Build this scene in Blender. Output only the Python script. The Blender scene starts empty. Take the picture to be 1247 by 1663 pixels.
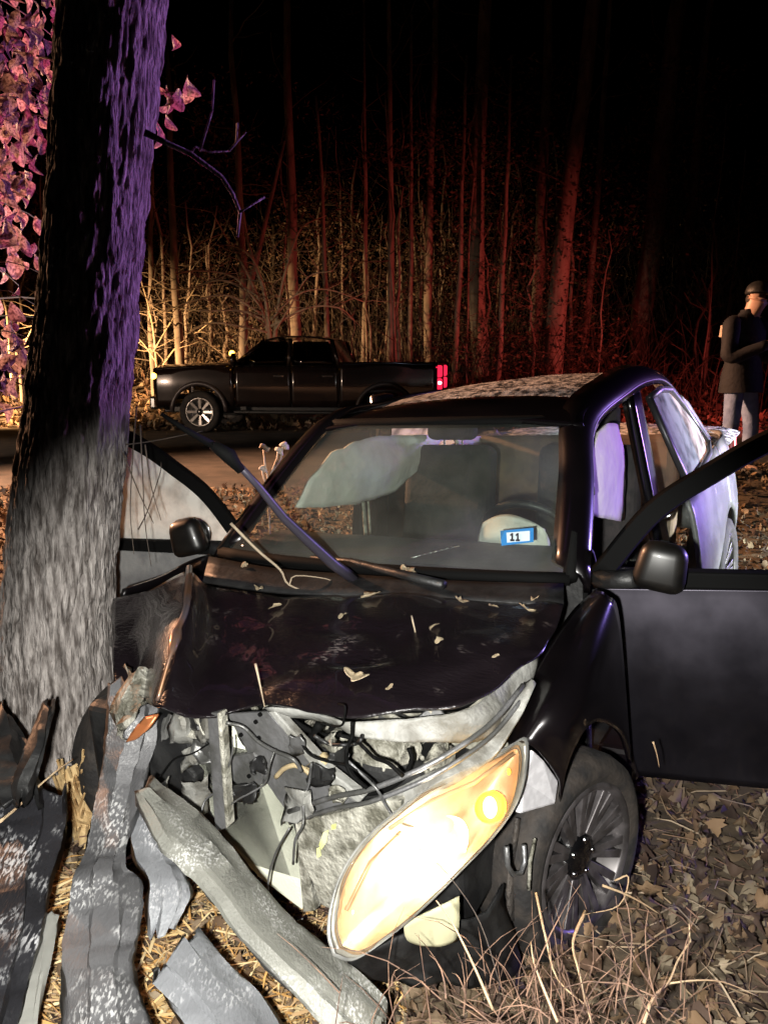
import bpy, bmesh, math, random
import numpy as np
from mathutils import Vector, Matrix, Euler
random.seed(7); rng = np.random.default_rng(7)
S = bpy.context.scene
COL = S.collection
R = math.radians

# ------------------------------------------------------------------ camera
FPX, PW, PH, PITCH, CAMZ = 1385.6, 1247, 1663, 0.173996, 1.6
cam = bpy.data.cameras.new('camera'); camo = bpy.data.objects.new('camera', cam); COL.objects.link(camo)
camo.location = (0, 0, CAMZ); camo.rotation_euler = (math.pi/2 - PITCH, 0, 0)
cam.sensor_fit = 'VERTICAL'; cam.sensor_height = 36; cam.lens = 36*FPX/PH
cam.clip_start = .02; cam.clip_end = 600
S.camera = camo

# ------------------------------------------------------------------ night sky
wd = bpy.data.worlds.new('World'); S.world = wd; wd.use_nodes = True
nt = wd.node_tree
sky = nt.nodes.new('ShaderNodeTexSky'); sky.sky_type = 'NISHITA'; sky.sun_disc = False
sky.sun_elevation = R(-8); sky.sun_rotation = R(150)
bg = nt.nodes['Background']; nt.links.new(sky.outputs[0], bg.inputs[0]); bg.inputs[1].default_value = .03

# ------------------------------------------------------------------ lights
def lamp(kind, name, loc, color, power, target=None, size=.1, cone=60, blend=.5):
    l = bpy.data.lights.new(name, kind); o = bpy.data.objects.new(name, l); COL.objects.link(o)
    o.location = loc; l.color = color; l.energy = power
    if kind == 'SUN': l.angle = R(size)
    else: l.shadow_soft_size = size
    if kind == 'SPOT': l.spot_size = R(cone); l.spot_blend = blend
    if target is not None:
        o.rotation_euler = (Vector(target) - Vector(loc)).to_track_quat('-Z', 'Y').to_euler()
    return o
lamp('SUN', 'moon', (0, 0, 20), (.7, .8, 1), .004, (3, 6, 0), .5)
# the photographer's torch, held beside the camera and pointed down at the wreck
lamp('SPOT', 'torch', (-.12, .03, 1.52), (1, .98, .92), 670, (.02, 2.35, .27), .025, 66, .45)
# emergency lights of vehicles standing on the road outside the picture, and an added red spot
lamp('SPOT', 'emergency_blue', (11, 7.5, 2.3), (.38, .26, 1), 5600, (-1.2, 3.3, 2.1), 1.0, 36, .6)
lamp('SPOT', 'offframe_red', (10.5, 6.8, 2.4), (1, .12, .30), 1500, (-2.0, 4.0, 3.0), .6, 26, .6)
lamp('SPOT', 'offframe_red', (-6.5, 14.5, 3.2), (1, .14, .36), 9000, (-2.0, 4.6, 3.3), .2, 19, .7)  # added red spot behind the sapling, turns its leaves pink
lamp('SPOT', 'offframe_red', (9.5, 14.0, 1.5), (1, .12, .10), 3200, (1.0, 24, .6), .12, 74, 1)
# headlamps of the vehicle on the road to the left, a raised light and an added spot: warm light over verge, woods and road
lamp('SPOT', 'offframe_beam', (-11, 15.5, 1.2), (1, .56, .25), 25000, (-4.6, 23.5, .5), .12, 54, 1)
lamp('SPOT', 'raised_light', (-9, 9, 4.6), (1, .50, .27), 17000, (0, 8.2, .6), .15, 72, .8)  # warm light raised above headlamp height to reach the roof frost
lamp('SPOT', 'offframe_beam', (-10, 8.5, 1.5), (1, .74, .55), 1500, (-3.4, 17, .8), .12, 34, .8)  # added warm spot that brightens the near side of the pickup
# cruiser headlamp at the right
lamp('SPOT', 'offframe_beam', (8.0, 3.6, 1.1), (.95, 1, .93), 8500, (2.1, 5.4, .75), .12, 34, .8)

S.view_settings.view_transform = 'Standard'; S.view_settings.look = 'None'
S.view_settings.exposure = 0; S.view_settings.gamma = 1; S.view_settings.use_curve_mapping = False
S.render.engine = 'CYCLES'
cy = S.cycles
cy.max_bounces = 8; cy.transparent_max_bounces = 16; cy.caustics_reflective = False; cy.caustics_refractive = False
cy.use_denoising = True; cy.sample_clamp_indirect = 4

# ------------------------------------------------------------------ helpers
def ray(px, py):
    a = (px - PW/2)/FPX; b = (PH/2 - py)/FPX
    return Vector((a, math.cos(PITCH) + b*math.sin(PITCH), -math.sin(PITCH) + b*math.cos(PITCH)))
CAMP = Vector((0, 0, CAMZ))
def D(px, py, d): return CAMP + ray(px, py)*d                    # at a distance along the view axis
def Y(px, py, y): r = ray(px, py); return CAMP + r*(y/r.y)         # on the upright plane at distance y
def Z(px, py, z): r = ray(px, py); return CAMP + r*((z - CAMZ)/r.z)  # on the level plane at height z
CARM = Matrix.Translation((-.1523, 2.6242, -.0822)) @ Matrix.Rotation(-2.077827, 4, 'Z') @ Matrix.Rotation(.0657843, 4, 'Y') @ Matrix.Rotation(.0475114, 4, 'X')
CARI = CARM.inverted()
def CL(p): return CARI @ Vector(p)
def CX(px, py, ax, val):                                           # on a plane of the car, in the car's own frame
    o = CARI @ CAMP; d = CARI.to_3x3() @ ray(px, py)
    return o + d*((val - o[ax])/d[ax])
def CD(px, py, d): return CARI @ D(px, py, d)
def sst(a, b, x): t = np.clip((x - a)/(b - a), 0, 1); return t*t*(3 - 2*t)
def hash3(i, j, k, s):
    i, j, k = np.atleast_1d(i), np.atleast_1d(j), np.atleast_1d(k)
    n = (i*374761393 + j*668265263 + k*2147483647*3 + s*974711).astype(np.int64)
    n = (n ^ (n >> 13))*1274126177; n = n ^ (n >> 16)
    return ((n & 0xffff)/65535.)
def vnoise(x, y, z, s=0):
    x, y, z = np.broadcast_arrays(np.asarray(x, float), np.asarray(y, float), np.asarray(z, float))
    i, j, k = np.floor(x).astype(np.int64), np.floor(y).astype(np.int64), np.floor(z).astype(np.int64)
    u, v, w = x - i, y - j, z - k
    u, v, w = [t*t*(3 - 2*t) for t in (u, v, w)]
    out = 0
    for a in (0, 1):
        for b in (0, 1):
            for c in (0, 1):
                out = out + hash3(i+a, j+b, k+c, s)*(u if a else 1-u)*(v if b else 1-v)*(w if c else 1-w)
    return out
def gz(x, y):
    x = np.asarray(x, float); y = np.asarray(y, float)
    z = -.11 + .36*sst(2.4, 8.6, y) + 1.55*sst(17.6, 27, y) + 1.6*sst(27, 60, y)
    z = z + .30*np.exp(-((x - 3.7)**2/3 + (y - 8)**2/4))
    rough = 1 - sst(8, 9, y) + sst(17.3, 18.5, y)
    return z + rough*(.05*(vnoise(x*1.3, y*1.3, 0, 3) - .5) + .03*(vnoise(x*4, y*4, 0, 4) - .5))

def g1(x, y): return float(np.asarray(gz(x, y)).reshape(-1)[0])
def tag(o, label=None, cat=None, group=None, kind=None):
    for k, v in (('label', label), ('category', cat), ('group', group), ('kind', kind)):
        if v: o[k] = v
    return o
def empty(name, loc=(0, 0, 0), parent=None, mat=None):
    o = bpy.data.objects.new(name, None); COL.objects.link(o); o.empty_display_size = .1
    if mat is not None: o.matrix_world = mat
    else: o.location = loc
    if parent: o.parent = parent
    return o
def catmull(P, n):
    P = [np.array(p, float) for p in P]; out = []
    Q = [2*P[0]-P[1]] + P + [2*P[-1]-P[-2]]
    for i in range(len(P)-1):
        a, b, c, d = Q[i:i+4]
        for k in range(n):
            t = k/n
            out.append(.5*(2*b + (c-a)*t + (2*a-5*b+4*c-d)*t*t + (3*b-a-3*c+d)*t**3))
    out.append(P[-1]); return out
class MB:
    def __init__(s): s.v, s.f = [], []
    def add(s, V, F):
        n = len(s.v); s.v += [tuple(p) for p in V]; s.f += [tuple(i+n for i in q) for q in F]; return s
    def box(s, c, d, rot=None, taper=1):
        x, y, z = [t/2 for t in d]; V = []
        for sz in (-1, 1):
            k = taper if sz > 0 else 1
            for sx, sy in ((-1, -1), (1, -1), (1, 1), (-1, 1)):
                p = Vector((sx*x*k, sy*y*k, sz*z))
                if rot is not None: p = rot @ p
                V.append(p + Vector(c))
        return s.add(V, [(0, 3, 2, 1), (4, 5, 6, 7), (0, 1, 5, 4), (1, 2, 6, 5), (2, 3, 7, 6), (3, 0, 4, 7)])
    def tube(s, P, r, n=6, cap=True):
        P = [Vector(p) for p in P]
        if not hasattr(r, '__len__'): r = [r]*len(P)
        V, F = [], []; ref = None
        for i, p in enumerate(P):
            t = (P[min(i+1, len(P)-1)] - P[max(i-1, 0)])
            t = t.normalized() if t.length > 1e-9 else Vector((0, 0, 1))
            if ref is None: ref = t.orthogonal().normalized()
            ref = (ref - t*ref.dot(t)); ref = ref.normalized() if ref.length > 1e-6 else t.orthogonal().normalized()
            b = t.cross(ref)
            for k in range(n):
                a = 2*math.pi*k/n; V.append(p + (ref*math.cos(a) + b*math.sin(a))*r[i])
        for i in range(len(P)-1):
            for k in range(n):
                F.append((i*n+k, i*n+(k+1) % n, (i+1)*n+(k+1) % n, (i+1)*n+k))
        if cap: F += [tuple(range(n))[::-1], tuple(range((len(P)-1)*n, len(P)*n))]
        return s.add(V, F)
    def prism(s, poly, off):
        n = len(poly); off = Vector(off)
        V = [Vector(p) for p in poly] + [Vector(p)+off for p in poly]
        return s.add(V, [tuple(range(n)), tuple(range(n, 2*n))[::-1]] + [(i, i+n, (i+1) % n + n, (i+1) % n) for i in range(n)])
    def grid(s, G, closed=False):
        r, c = len(G), len(G[0])
        V = [p for row in G for p in row]
        F = [(i*c+j, i*c+(j+1) % c, (i+1)*c+(j+1) % c, (i+1)*c+j) for i in range(r-1) for j in range(c if closed else c-1)]
        return s.add(V, F)
    def patch(s, G, nu=4, nv=4):
        rows = [catmull(row, nv) for row in G]
        cols = [catmull([row[j] for row in rows], nu) for j in range(len(rows[0]))]
        return s.grid([[cols[j][i] for j in range(len(cols))] for i in range(len(cols[0]))])
    def lathe(s, prof, c=(0, 0, 0), axis=1, n=28):
        G = []
        for r, h in prof:
            row = []
            for k in range(n):
                a = 2*math.pi*k/n; p = [r*math.cos(a), r*math.sin(a)]; q = [0, 0, 0]
                q[axis] = h; o = [i for i in range(3) if i != axis]; q[o[0]], q[o[1]] = p
                row.append(Vector(q)+Vector(c))
            G.append(row)
        return s.grid(G, True)
    def ball(s, c, r, n=12, m=8, sc=(1, 1, 1)):
        G = []
        for i in range(m+1):
            th = math.pi*i/m
            G.append([Vector((c[0]+r*sc[0]*max(math.sin(th), .01)*math.cos(2*math.pi*k/n), c[1]+r*sc[1]*max(math.sin(th), .01)*math.sin(2*math.pi*k/n), c[2]+r*sc[2]*math.cos(th))) for k in range(n)])
        return s.grid(G, True)
    def jitter(s, a, f=6, seed=1):
        V = np.array(s.v); 
        for k in range(3): V[:, k] += a*(vnoise(V[:, 0]*f, V[:, 1]*f, V[:, 2]*f, seed+k)-.5)*2
        s.v = [tuple(p) for p in V]; return s
    def crease(s, a, f, seed=1, st=(1, 1, 1)):
        V = np.array(s.v); n = np.abs(2*vnoise(V[:, 0]*f*st[0], V[:, 1]*f*st[1], V[:, 2]*f*st[2], seed)-1); V[:, 2] += a*(np.minimum(n*2.2, 1)-.7); s.v = [tuple(p) for p in V]; return s
    def build(s, name, mat, parent=None, smooth=False, solid=0, bevel=0, label=None, sub=0):
        me = bpy.data.meshes.new(name); me.from_pydata(s.v, [], s.f); me.materials.append(mat)
        bm = bmesh.new(); bm.from_mesh(me); bmesh.ops.recalc_face_normals(bm, faces=bm.faces); bm.to_mesh(me); bm.free()
        if smooth:
            me.polygons.foreach_set('use_smooth', [True]*len(me.polygons))
            if smooth is not True: me.set_sharp_from_angle(angle=R(smooth))
        o = bpy.data.objects.new(name, me); COL.objects.link(o)
        if parent: o.parent = parent
        if sub: m = o.modifiers.new('sub', 'SUBSURF'); m.levels = m.render_levels = sub
        if solid: m = o.modifiers.new('solid', 'SOLIDIFY'); m.thickness = solid; m.offset = 0
        if bevel: m = o.modifiers.new('bevel', 'BEVEL'); m.width = bevel; m.segments = 4 if bevel > .03 else 2; m.limit_method = 'ANGLE'
        if label: o['label'] = label
        return o
def copy_tree(o, parent=None):
    c = o.copy(); COL.objects.link(c)
    if parent: c.parent = parent
    for ch in list(o.children): copy_tree(ch, c)
    return c

# ------------------------------------------------------------------ materials
def M(name, col, rough=.6, metal=0, col2=None, scale=8, detail=6, bump=0, bscale=None, coat=0, spec=.5, lo=.4, hi=.6, stretch=None, rough2=None, emit=None, estr=0, attr=None, coords='Object', transl=0):
    m = bpy.data.materials.new(name); m.use_nodes = True; t = m.node_tree; N, L = t.nodes, t.links
    b = N['Principled BSDF']
    b.inputs['Base Color'].default_value = (*col, 1); b.inputs['Roughness'].default_value = rough; b.inputs['Metallic'].default_value = metal
    b.inputs['Coat Weight'].default_value = coat; b.inputs['Coat Roughness'].default_value = .06; b.inputs['Specular IOR Level'].default_value = spec
    if emit: b.inputs['Emission Color'].default_value = (*emit, 1); b.inputs['Emission Strength'].default_value = estr
    if transl: b.inputs['Subsurface Weight'].default_value = 0
    tc = N.new('ShaderNodeTexCoord'); mp = N.new('ShaderNodeMapping'); L.new(tc.outputs[coords], mp.inputs[0])
    if stretch: mp.inputs['Scale'].default_value = stretch
    if col2 is not None:
        n = N.new('ShaderNodeTexNoise'); n.inputs['Scale'].default_value = scale; n.inputs['Detail'].default_value = detail
        L.new(mp.outputs[0], n.inputs['Vector'])
        mr = N.new('ShaderNodeMapRange'); mr.inputs[1].default_value = lo; mr.inputs[2].default_value = hi; L.new(n.outputs[0], mr.inputs[0])
        mx = N.new('ShaderNodeMix'); mx.data_type = 'RGBA'; L.new(mr.outputs[0], mx.inputs[0])
        mx.inputs[6].default_value = (*col, 1); mx.inputs[7].default_value = (*col2, 1); L.new(mx.outputs[2], b.inputs['Base Color'])
        if rough2 is not None:
            r2 = N.new('ShaderNodeMapRange'); r2.inputs[3].default_value = rough; r2.inputs[4].default_value = rough2
            L.new(mr.outputs[0], r2.inputs[0]); L.new(r2.outputs[0], b.inputs['Roughness'])
    if attr:
        a = N.new('ShaderNodeAttribute'); a.attribute_name = attr; L.new(a.outputs['Color'], b.inputs['Base Color'])
    if bump:
        n2 = N.new('ShaderNodeTexNoise'); n2.inputs['Scale'].default_value = bscale or scale*3; n2.inputs['Detail'].default_value = 8
        L.new(mp.outputs[0], n2.inputs['Vector'])
        bp = N.new('ShaderNodeBump'); bp.inputs['Strength'].default_value = bump; bp.inputs['Distance'].default_value = .02
        L.new(n2.outputs[0], bp.inputs['Height']); L.new(bp.outputs[0], b.inputs['Normal'])
    if transl:
        tr = N.new('ShaderNodeBsdfTranslucent'); ms = N.new('ShaderNodeMixShader'); ms.inputs[0].default_value = transl
        src = b.inputs['Base Color']
        if src.is_linked: L.new(src.links[0].from_socket, tr.inputs[0])
        else: tr.inputs[0].default_value = (*col, 1)
        L.new(b.outputs[0], ms.inputs[1]); L.new(tr.outputs[0], ms.inputs[2]); L.new(ms.outputs[0], N['Material Output'].inputs[0])
    return m
def glass(name, tint=(.9, .95, .93), frost=0., fcol=(.7, .72, .75), rough=.02, fscale=9, flo=.35, fhi=.7):
    m = bpy.data.materials.new(name); m.use_nodes = True; t = m.node_tree; N, L = t.nodes, t.links
    N.remove(N['Principled BSDF'])
    tr = N.new('ShaderNodeBsdfTransparent'); tr.inputs[0].default_value = (*tint, 1)
    gl = N.new('ShaderNodeBsdfGlossy'); gl.inputs['Roughness'].default_value = rough
    fr = N.new('ShaderNodeFresnel'); fr.inputs[0].default_value = 1.45
    ge = N.new('ShaderNodeNewGeometry'); iv = N.new('ShaderNodeMath'); iv.operation = 'SUBTRACT'; iv.inputs[0].default_value = 1; L.new(ge.outputs['Backfacing'], iv.inputs[1])
    mu = N.new('ShaderNodeMath'); mu.operation = 'MULTIPLY'; L.new(fr.outputs[0], mu.inputs[0]); L.new(iv.outputs[0], mu.inputs[1])
    ms = N.new('ShaderNodeMixShader'); L.new(mu.outputs[0], ms.inputs[0]); L.new(tr.outputs[0], ms.inputs[1]); L.new(gl.outputs[0], ms.inputs[2])
    out = ms
    if frost:
        df = N.new('ShaderNodeBsdfDiffuse'); df.inputs[0].default_value = (*fcol, 1)
        tl = N.new('ShaderNodeBsdfTranslucent'); tl.inputs[0].default_value = (*fcol, 1)
        dm = N.new('ShaderNodeMixShader'); L.new(df.outputs[0], dm.inputs[1]); L.new(tl.outputs[0], dm.inputs[2])
        tc = N.new('ShaderNodeTexCoord'); n = N.new('ShaderNodeTexNoise'); n.inputs['Scale'].default_value = fscale; n.inputs['Detail'].default_value = 5
        L.new(tc.outputs['Object'], n.inputs['Vector'])
        mr = N.new('ShaderNodeMapRange'); mr.inputs[1].default_value = flo; mr.inputs[2].default_value = fhi; mr.inputs[3].default_value = frost*.25; mr.inputs[4].default_value = frost
        L.new(n.outputs[0], mr.inputs[0])
        m2 = N.new('ShaderNodeMixShader'); L.new(mr.outputs[0], m2.inputs[0]); L.new(ms.outputs[0], m2.inputs[1]); L.new(dm.outputs[0], m2.inputs[2]); out = m2
    L.new(out.outputs[0], N['Material Output'].inputs[0])
    return m
def scuff(name, base, mark, rough=.45, amount=.5, fine=70, streak=(1, .25, 1), rot=.6, metal=0):
    m = bpy.data.materials.new(name); m.use_nodes = True; t = m.node_tree; N, L = t.nodes, t.links; b = N['Principled BSDF']
    tc = N.new('ShaderNodeTexCoord'); mp = N.new('ShaderNodeMapping'); mp.inputs['Scale'].default_value = streak; mp.inputs['Rotation'].default_value = (0, 0, rot); L.new(tc.outputs['Object'], mp.inputs[0])
    def noise(sc, vec, lo, hi, det=6):
        n = N.new('ShaderNodeTexNoise'); n.inputs['Scale'].default_value = sc; n.inputs['Detail'].default_value = det; L.new(vec, n.inputs['Vector'])
        r = N.new('ShaderNodeMapRange'); r.inputs[1].default_value = lo; r.inputs[2].default_value = hi; L.new(n.outputs[0], r.inputs[0]); return r.outputs[0], n.outputs[0]
    f, fr = noise(fine, mp.outputs[0], .50, .60, 8); g, _ = noise(7, tc.outputs['Object'], .62 - .25*amount, .74 - .2*amount, 4); h, _ = noise(3.5, tc.outputs['Object'], .35, .7)
    mu = N.new('ShaderNodeMath'); mu.operation = 'MULTIPLY'; L.new(f, mu.inputs[0]); L.new(g, mu.inputs[1])
    mb = N.new('ShaderNodeMix'); mb.data_type = 'RGBA'; mb.inputs[6].default_value = (*base, 1); mb.inputs[7].default_value = (*[c*1.9 for c in base], 1); L.new(h, mb.inputs[0])
    mx = N.new('ShaderNodeMix'); mx.data_type = 'RGBA'; mx.inputs[7].default_value = (*mark, 1); L.new(mu.outputs[0], mx.inputs[0]); L.new(mb.outputs[2], mx.inputs[6]); L.new(mx.outputs[2], b.inputs['Base Color'])
    b.inputs['Roughness'].default_value = rough; b.inputs['Metallic'].default_value = metal
    bp = N.new('ShaderNodeBump'); bp.inputs['Strength'].default_value = .35; bp.inputs['Distance'].default_value = .01; L.new(fr, bp.inputs['Height']); L.new(bp.outputs[0], b.inputs['Normal'])
    return m
def emis(name, col, s):
    m = bpy.data.materials.new(name); m.use_nodes = True; t = m.node_tree; t.nodes.remove(t.nodes['Principled BSDF'])
    e = t.nodes.new('ShaderNodeEmission'); e.inputs[0].default_value = (*col, 1); e.inputs[1].default_value = s
    t.links.new(e.outputs[0], t.nodes['Material Output'].inputs[0]); return m

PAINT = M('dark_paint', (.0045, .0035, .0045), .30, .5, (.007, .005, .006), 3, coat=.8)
PAINT_SHEEN = M('sheen_door_paint', (.026, .024, .031), .33, .9, (.036, .033, .042), 7, 10, coat=.25, lo=.3, hi=.75, rough2=.46)  # car paint lightened for the driver door, torch sheen put into its colour
PAINT_LIT = M('lit_paint', (.12, .12, .125), .45, .2, (.24, .24, .235), 5, coat=.4, bump=.15, bscale=60)  # paler copy of the dark car paint, light put into the panel colour
FROST = M('frosted_paint', (.02, .02, .024), .5, .2, (.42, .40, .40), 26, 8, bump=.8, bscale=70, lo=.40, hi=.58, rough2=.9)
PRIMER = M('primer_grey', (.25, .25, .235), .6, .1, (.12, .115, .10), 11, 10, bump=.4, bscale=40)
STEEL = M('bare_steel', (.20, .20, .205), .45, .6, (.11, .11, .105), 12, bump=.25)
STEELL = M('pale_alloy', (.38, .37, .32), .55, .15, (.12, .115, .09), 17, 10, bump=.7, bscale=50)
WHITEP = M('radiator_face', (.80, .82, .68), .6, 0, (.68, .70, .57), 5, bump=.15, bscale=120)
BLACK = M('black_plastic', (.006, .006, .0065), .5, 0, (.016, .016, .016), 12, bump=.2)
BLACKG = M('gloss_black', (.003, .003, .0035), .22, 0, coat=.4)
SEAL = M('rubber_seal', (.0015, .0015, .0015), .8, spec=.12)
RUBBER = M('tyre_rubber', (.008, .007, .007), .8, 0, (.028, .022, .018), 14, bump=.3)
RIMM = M('dark_rim', (.115, .105, .108), .4, .5, (.05, .045, .045), 14)
CHROME = M('chrome', (.7, .7, .7), .15, 1)
SCRAPE = scuff('scraped_plastic', (.07, .07, .073), (.46, .46, .46), .5, .55, 150, (1, .3, 1), .7)
SCRAPE2 = scuff('scraped_panel', (.15, .155, .165), (.58, .58, .60), .45, .4, 170, (1, .35, 1), .5)
BEAM = scuff('bumper_beam', (.13, .13, .115), (.55, .55, .54), .5, .5, 180, (1, .6, 1), -.7)
AIRBAG = M('airbag_cloth', (.82, .80, .76), .85, 0, (.70, .68, .64), 5, bump=.4, bscale=14)
CLOTHS = M('seat_cloth', (.02, .019, .019), .9, 0, (.035, .03, .03), 20, bump=.2)
DASH = M('dash_vinyl', (.022, .022, .022), .6, 0, (.04, .04, .039), 10, bump=.15)
TAN = M('tan_hose', (.38, .30, .17), .6, 0, (.22, .17, .1), 9)
BARK = M('bark', (.075, .062, .055), .9, 0, (.40, .365, .345), 58, 14, bump=1, bscale=120, stretch=(1, 1, .16), lo=.36, hi=.66)
RAWWOOD = M('raw_wood', (.55, .40, .20), .7, 0, (.34, .20, .08), 14, bump=.5, stretch=(1, 1, .2))
TRUNKM = M('far_bark', (.15, .12, .095), .9, 0, (.25, .21, .165), 6, bump=.15, bscale=20, stretch=(1, 1, .3))
TWIGM = M('twig', (.24, .185, .13), .85, 0, (.36, .29, .2), 8)
DTWIG = M('dark_twig', (.04, .03, .025), .85, 0, (.08, .06, .045), 8)
BRUSHM = M('brush', (.045, .034, .024), .9, 0, (.10, .078, .054), 3)
STRAW = M('straw', (.36, .26, .15), .8, 0, (.22, .13, .075), 8, attr='Col')
LEAFM = M('leaf_litter', (.2, .15, .1), .8, 0, attr='Col', transl=.15)
DLEAF = M('dry_leaf', (.42, .35, .24), .75, 0, (.26, .19, .11), 30, transl=.15)
PLEAF = M('beech_leaf', (.36, .25, .25), .5, 0, (.10, .055, .06), 9, bump=.3, bscale=12, transl=.6)
SOIL = M('forest_soil', (.05, .036, .024), .95, 0, (.12, .085, .05), 5, 10, bump=.8, bscale=14, lo=.35, hi=.65)
ROADM = M('asphalt', (.05, .048, .045), .85, 0, (.085, .075, .068), 3, 12, bump=.5, bscale=90)
WGLASS = glass('windscreen_glass', (.84, .88, .85), .12, (.6, .62, .58), fscale=2.2)
FOGGLASS = glass('fogged_glass', (.75, .75, .73), .97, (.85, .83, .78), flo=.2, fhi=.55)
ICEGLASS = glass('frosted_window', (.16, .18, .20), .85, (.60, .64, .72), flo=.36, fhi=.55, fscale=7)
CLEARG = glass('clear_glass', (.93, .95, .94))
DARKG = glass('tinted_glass', (.12, .12, .12), rough=.05)

# ------------------------------------------------------------------ ground, road, sky
def terrain():
    xs = np.concatenate([np.linspace(-120, -8, 40), np.linspace(-7.8, 8, 110), np.linspace(8.3, 120, 40)])
    ys = np.concatenate([np.linspace(-30, .3, 20), np.linspace(.4, 9, 110), np.linspace(9.15, 30, 90), np.linspace(31, 260, 50)])
    X, YY = np.meshgrid(xs, ys); Zg = gz(X, YY)
    b = MB(); V = np.stack([X, YY, Zg], -1); b.grid([list(r) for r in V])
    return b.build('ground', SOIL, smooth=True)
tag(terrain(), 'leaf-strewn forest ground rising to a wooded bank beyond the road', kind='structure')
b = MB(); b.grid([[(x, y, .256 + .06*(0 if 9.2 < y < 16.6 else -1)) for x in np.linspace(-110, 110, 30)] for y in (8.9, 9.25, 12.5, 16.5, 16.9)])
tag(b.build('road', ROADM), 'dark two-lane asphalt road', kind='structure')

def soup(name, tmplV, tmplF, pos, rot, scale, cols, mat, curl=None):
    """many copies of a small template as one mesh; rot (n,3,3)"""
    n = len(pos); T = np.array(tmplV, float)
    P = np.repeat(T[None], n, 0)
    if curl is not None:
        P[:, :, 2] += curl[:, :1]*(P[:, :, 1]-.5)**2 + curl[:, 1:2]*P[:, :, 0]**2 + curl[:, 2:3]*P[:, :, 0]*P[:, :, 1]
    P = P*scale[:, None, :] if scale.ndim == 2 else P*scale[:, None, None]
    P = np.einsum('nij,nkj->nki', rot, P) + pos[:, None, :]
    k = len(T); F = np.array(tmplF)
    FF = (F[None] + (np.arange(n)*k)[:, None, None]).reshape(-1, F.shape[1])
    me = bpy.data.meshes.new(name); nv, nf = n*k, len(FF)
    me.vertices.add(nv); me.vertices.foreach_set('co', P.reshape(-1))
    me.loops.add(FF.size); me.loops.foreach_set('vertex_index', FF.reshape(-1))
    me.polygons.add(nf); me.polygons.foreach_set('loop_start', np.arange(nf)*F.shape[1]); me.polygons.foreach_set('loop_total', np.full(nf, F.shape[1]))
    if cols is not None:
        a = me.attributes.new('Col', 'FLOAT_COLOR', 'POINT'); c = np.concatenate([np.repeat(cols, k, 0), np.ones((nv, 1))], 1); a.data.foreach_set('color', c.reshape(-1))
    me.update(calc_edges=True); me.materials.append(mat)
    o = bpy.data.objects.new(name, me); COL.objects.link(o); return o
def rots(n, tilt):
    a = rng.uniform(0, 2*math.pi, n); t = rng.normal(0, tilt, n); u = rng.normal(0, tilt, n)
    ca, sa, ct, st, cu, su = np.cos(a), np.sin(a), np.cos(t), np.sin(t), np.cos(u), np.sin(u); z = np.zeros(n); o = np.ones(n)
    A = np.array([[ca, -sa, z], [sa, ca, z], [z, z, o]]).transpose(2, 0, 1)
    B = np.array([[o, z, z], [z, ct, -st], [z, st, ct]]).transpose(2, 0, 1)
    C = np.array([[cu, z, su], [z, o, z], [-su, z, cu]]).transpose(2, 0, 1)
    return A @ B @ C
EV = [(0, -.2, 0), (0, 0, 0), (-.26, .18, .05), (-.36, .42, .07), (-.24, .72, .05), (0, 1, 0), (.24, .72, .05), (.36, .42, .07), (.26, .18, .05), (0, .32, -.02), (0, .66, -.02)]
EF = [(0, 2, 1), (1, 2, 9), (2, 3, 9), (3, 10, 9), (3, 4, 10), (4, 5, 10), (5, 6, 10), (6, 7, 10), (7, 9, 10), (7, 8, 9), (8, 1, 9)]
LV = [(0, -.15, 0), (0, .15, .0), (-.30, .22, .05), (-.22, .38, 0), (-.42, .55, .06), (-.24, .66, 0), (-.26, .85, .04), (0, 1.02, 0), (.26, .85, .05), (.24, .66, 0), (.42, .55, .06), (.22, .38, 0), (.30, .22, .05), (0, .5, -.03)]
LF = [(0, 1, 2), (1, 3, 2), (1, 13, 3), (13, 4, 3), (13, 5, 4), (13, 7, 5), (7, 6, 5), (0, 12, 1), (1, 12, 11), (1, 11, 13), (13, 11, 10), (13, 10, 9), (13, 9, 7), (7, 9, 8)]
def litter(name, n, xr, yr, power, zoff, smin, smax, tilt, label, dim=1., ell=False):
    y = yr[0] + (yr[1]-yr[0])*rng.random(n)**power; x = rng.uniform(xr[0], xr[1], n)*(.4 + .6*(y-yr[0]+1.5)/(yr[1]-yr[0]+1.5) if power > 1 else 1)
    z = gz(x, y) + rng.random(n)*zoff
    base = np.array([(.27, .19, .115), (.38, .30, .20), (.20, .125, .07), (.13, .075, .045), (.27, .17, .09), (.07, .042, .03), (.10, .06, .04)])[rng.integers(0, 7, n)]
    cols = base*rng.uniform(.5, 1.1, (n, 1))*dim
    curl = np.stack([rng.normal(0, 1.3, n), rng.normal(.5, 2.0, n), rng.normal(0, 1.2, n)], 1)
    s = rng.uniform(smin, smax, n); sc = np.stack([s*rng.uniform(.6, 1.1, n), s, s], 1)
    return tag(soup(name, EV if ell else LV, EF if ell else LF, np.stack([x, y, z], 1), rots(n, tilt), sc, cols, LEAFM, curl), label, kind='stuff')
litter('fallen_leaves', 19000, (-5.5, 5.5), (.9, 8.9), 1.8, .07, .028, .072, .85, 'brown curled oak leaves covering the ground around the wreck', .82)
litter('fallen_leaves', 17000, (-5.5, 5.5), (.9, 8.9), 1.9, .04, .02, .075, .6, 'small brown leaf scraps covering the ground around the wreck', .7, True)
litter('fallen_leaves', 9000, (-14, 14), (17.0, 27), 1.0, .06, .10, .22, .4, 'tan leaves and dead grass on the bank behind the pickup')

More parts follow.
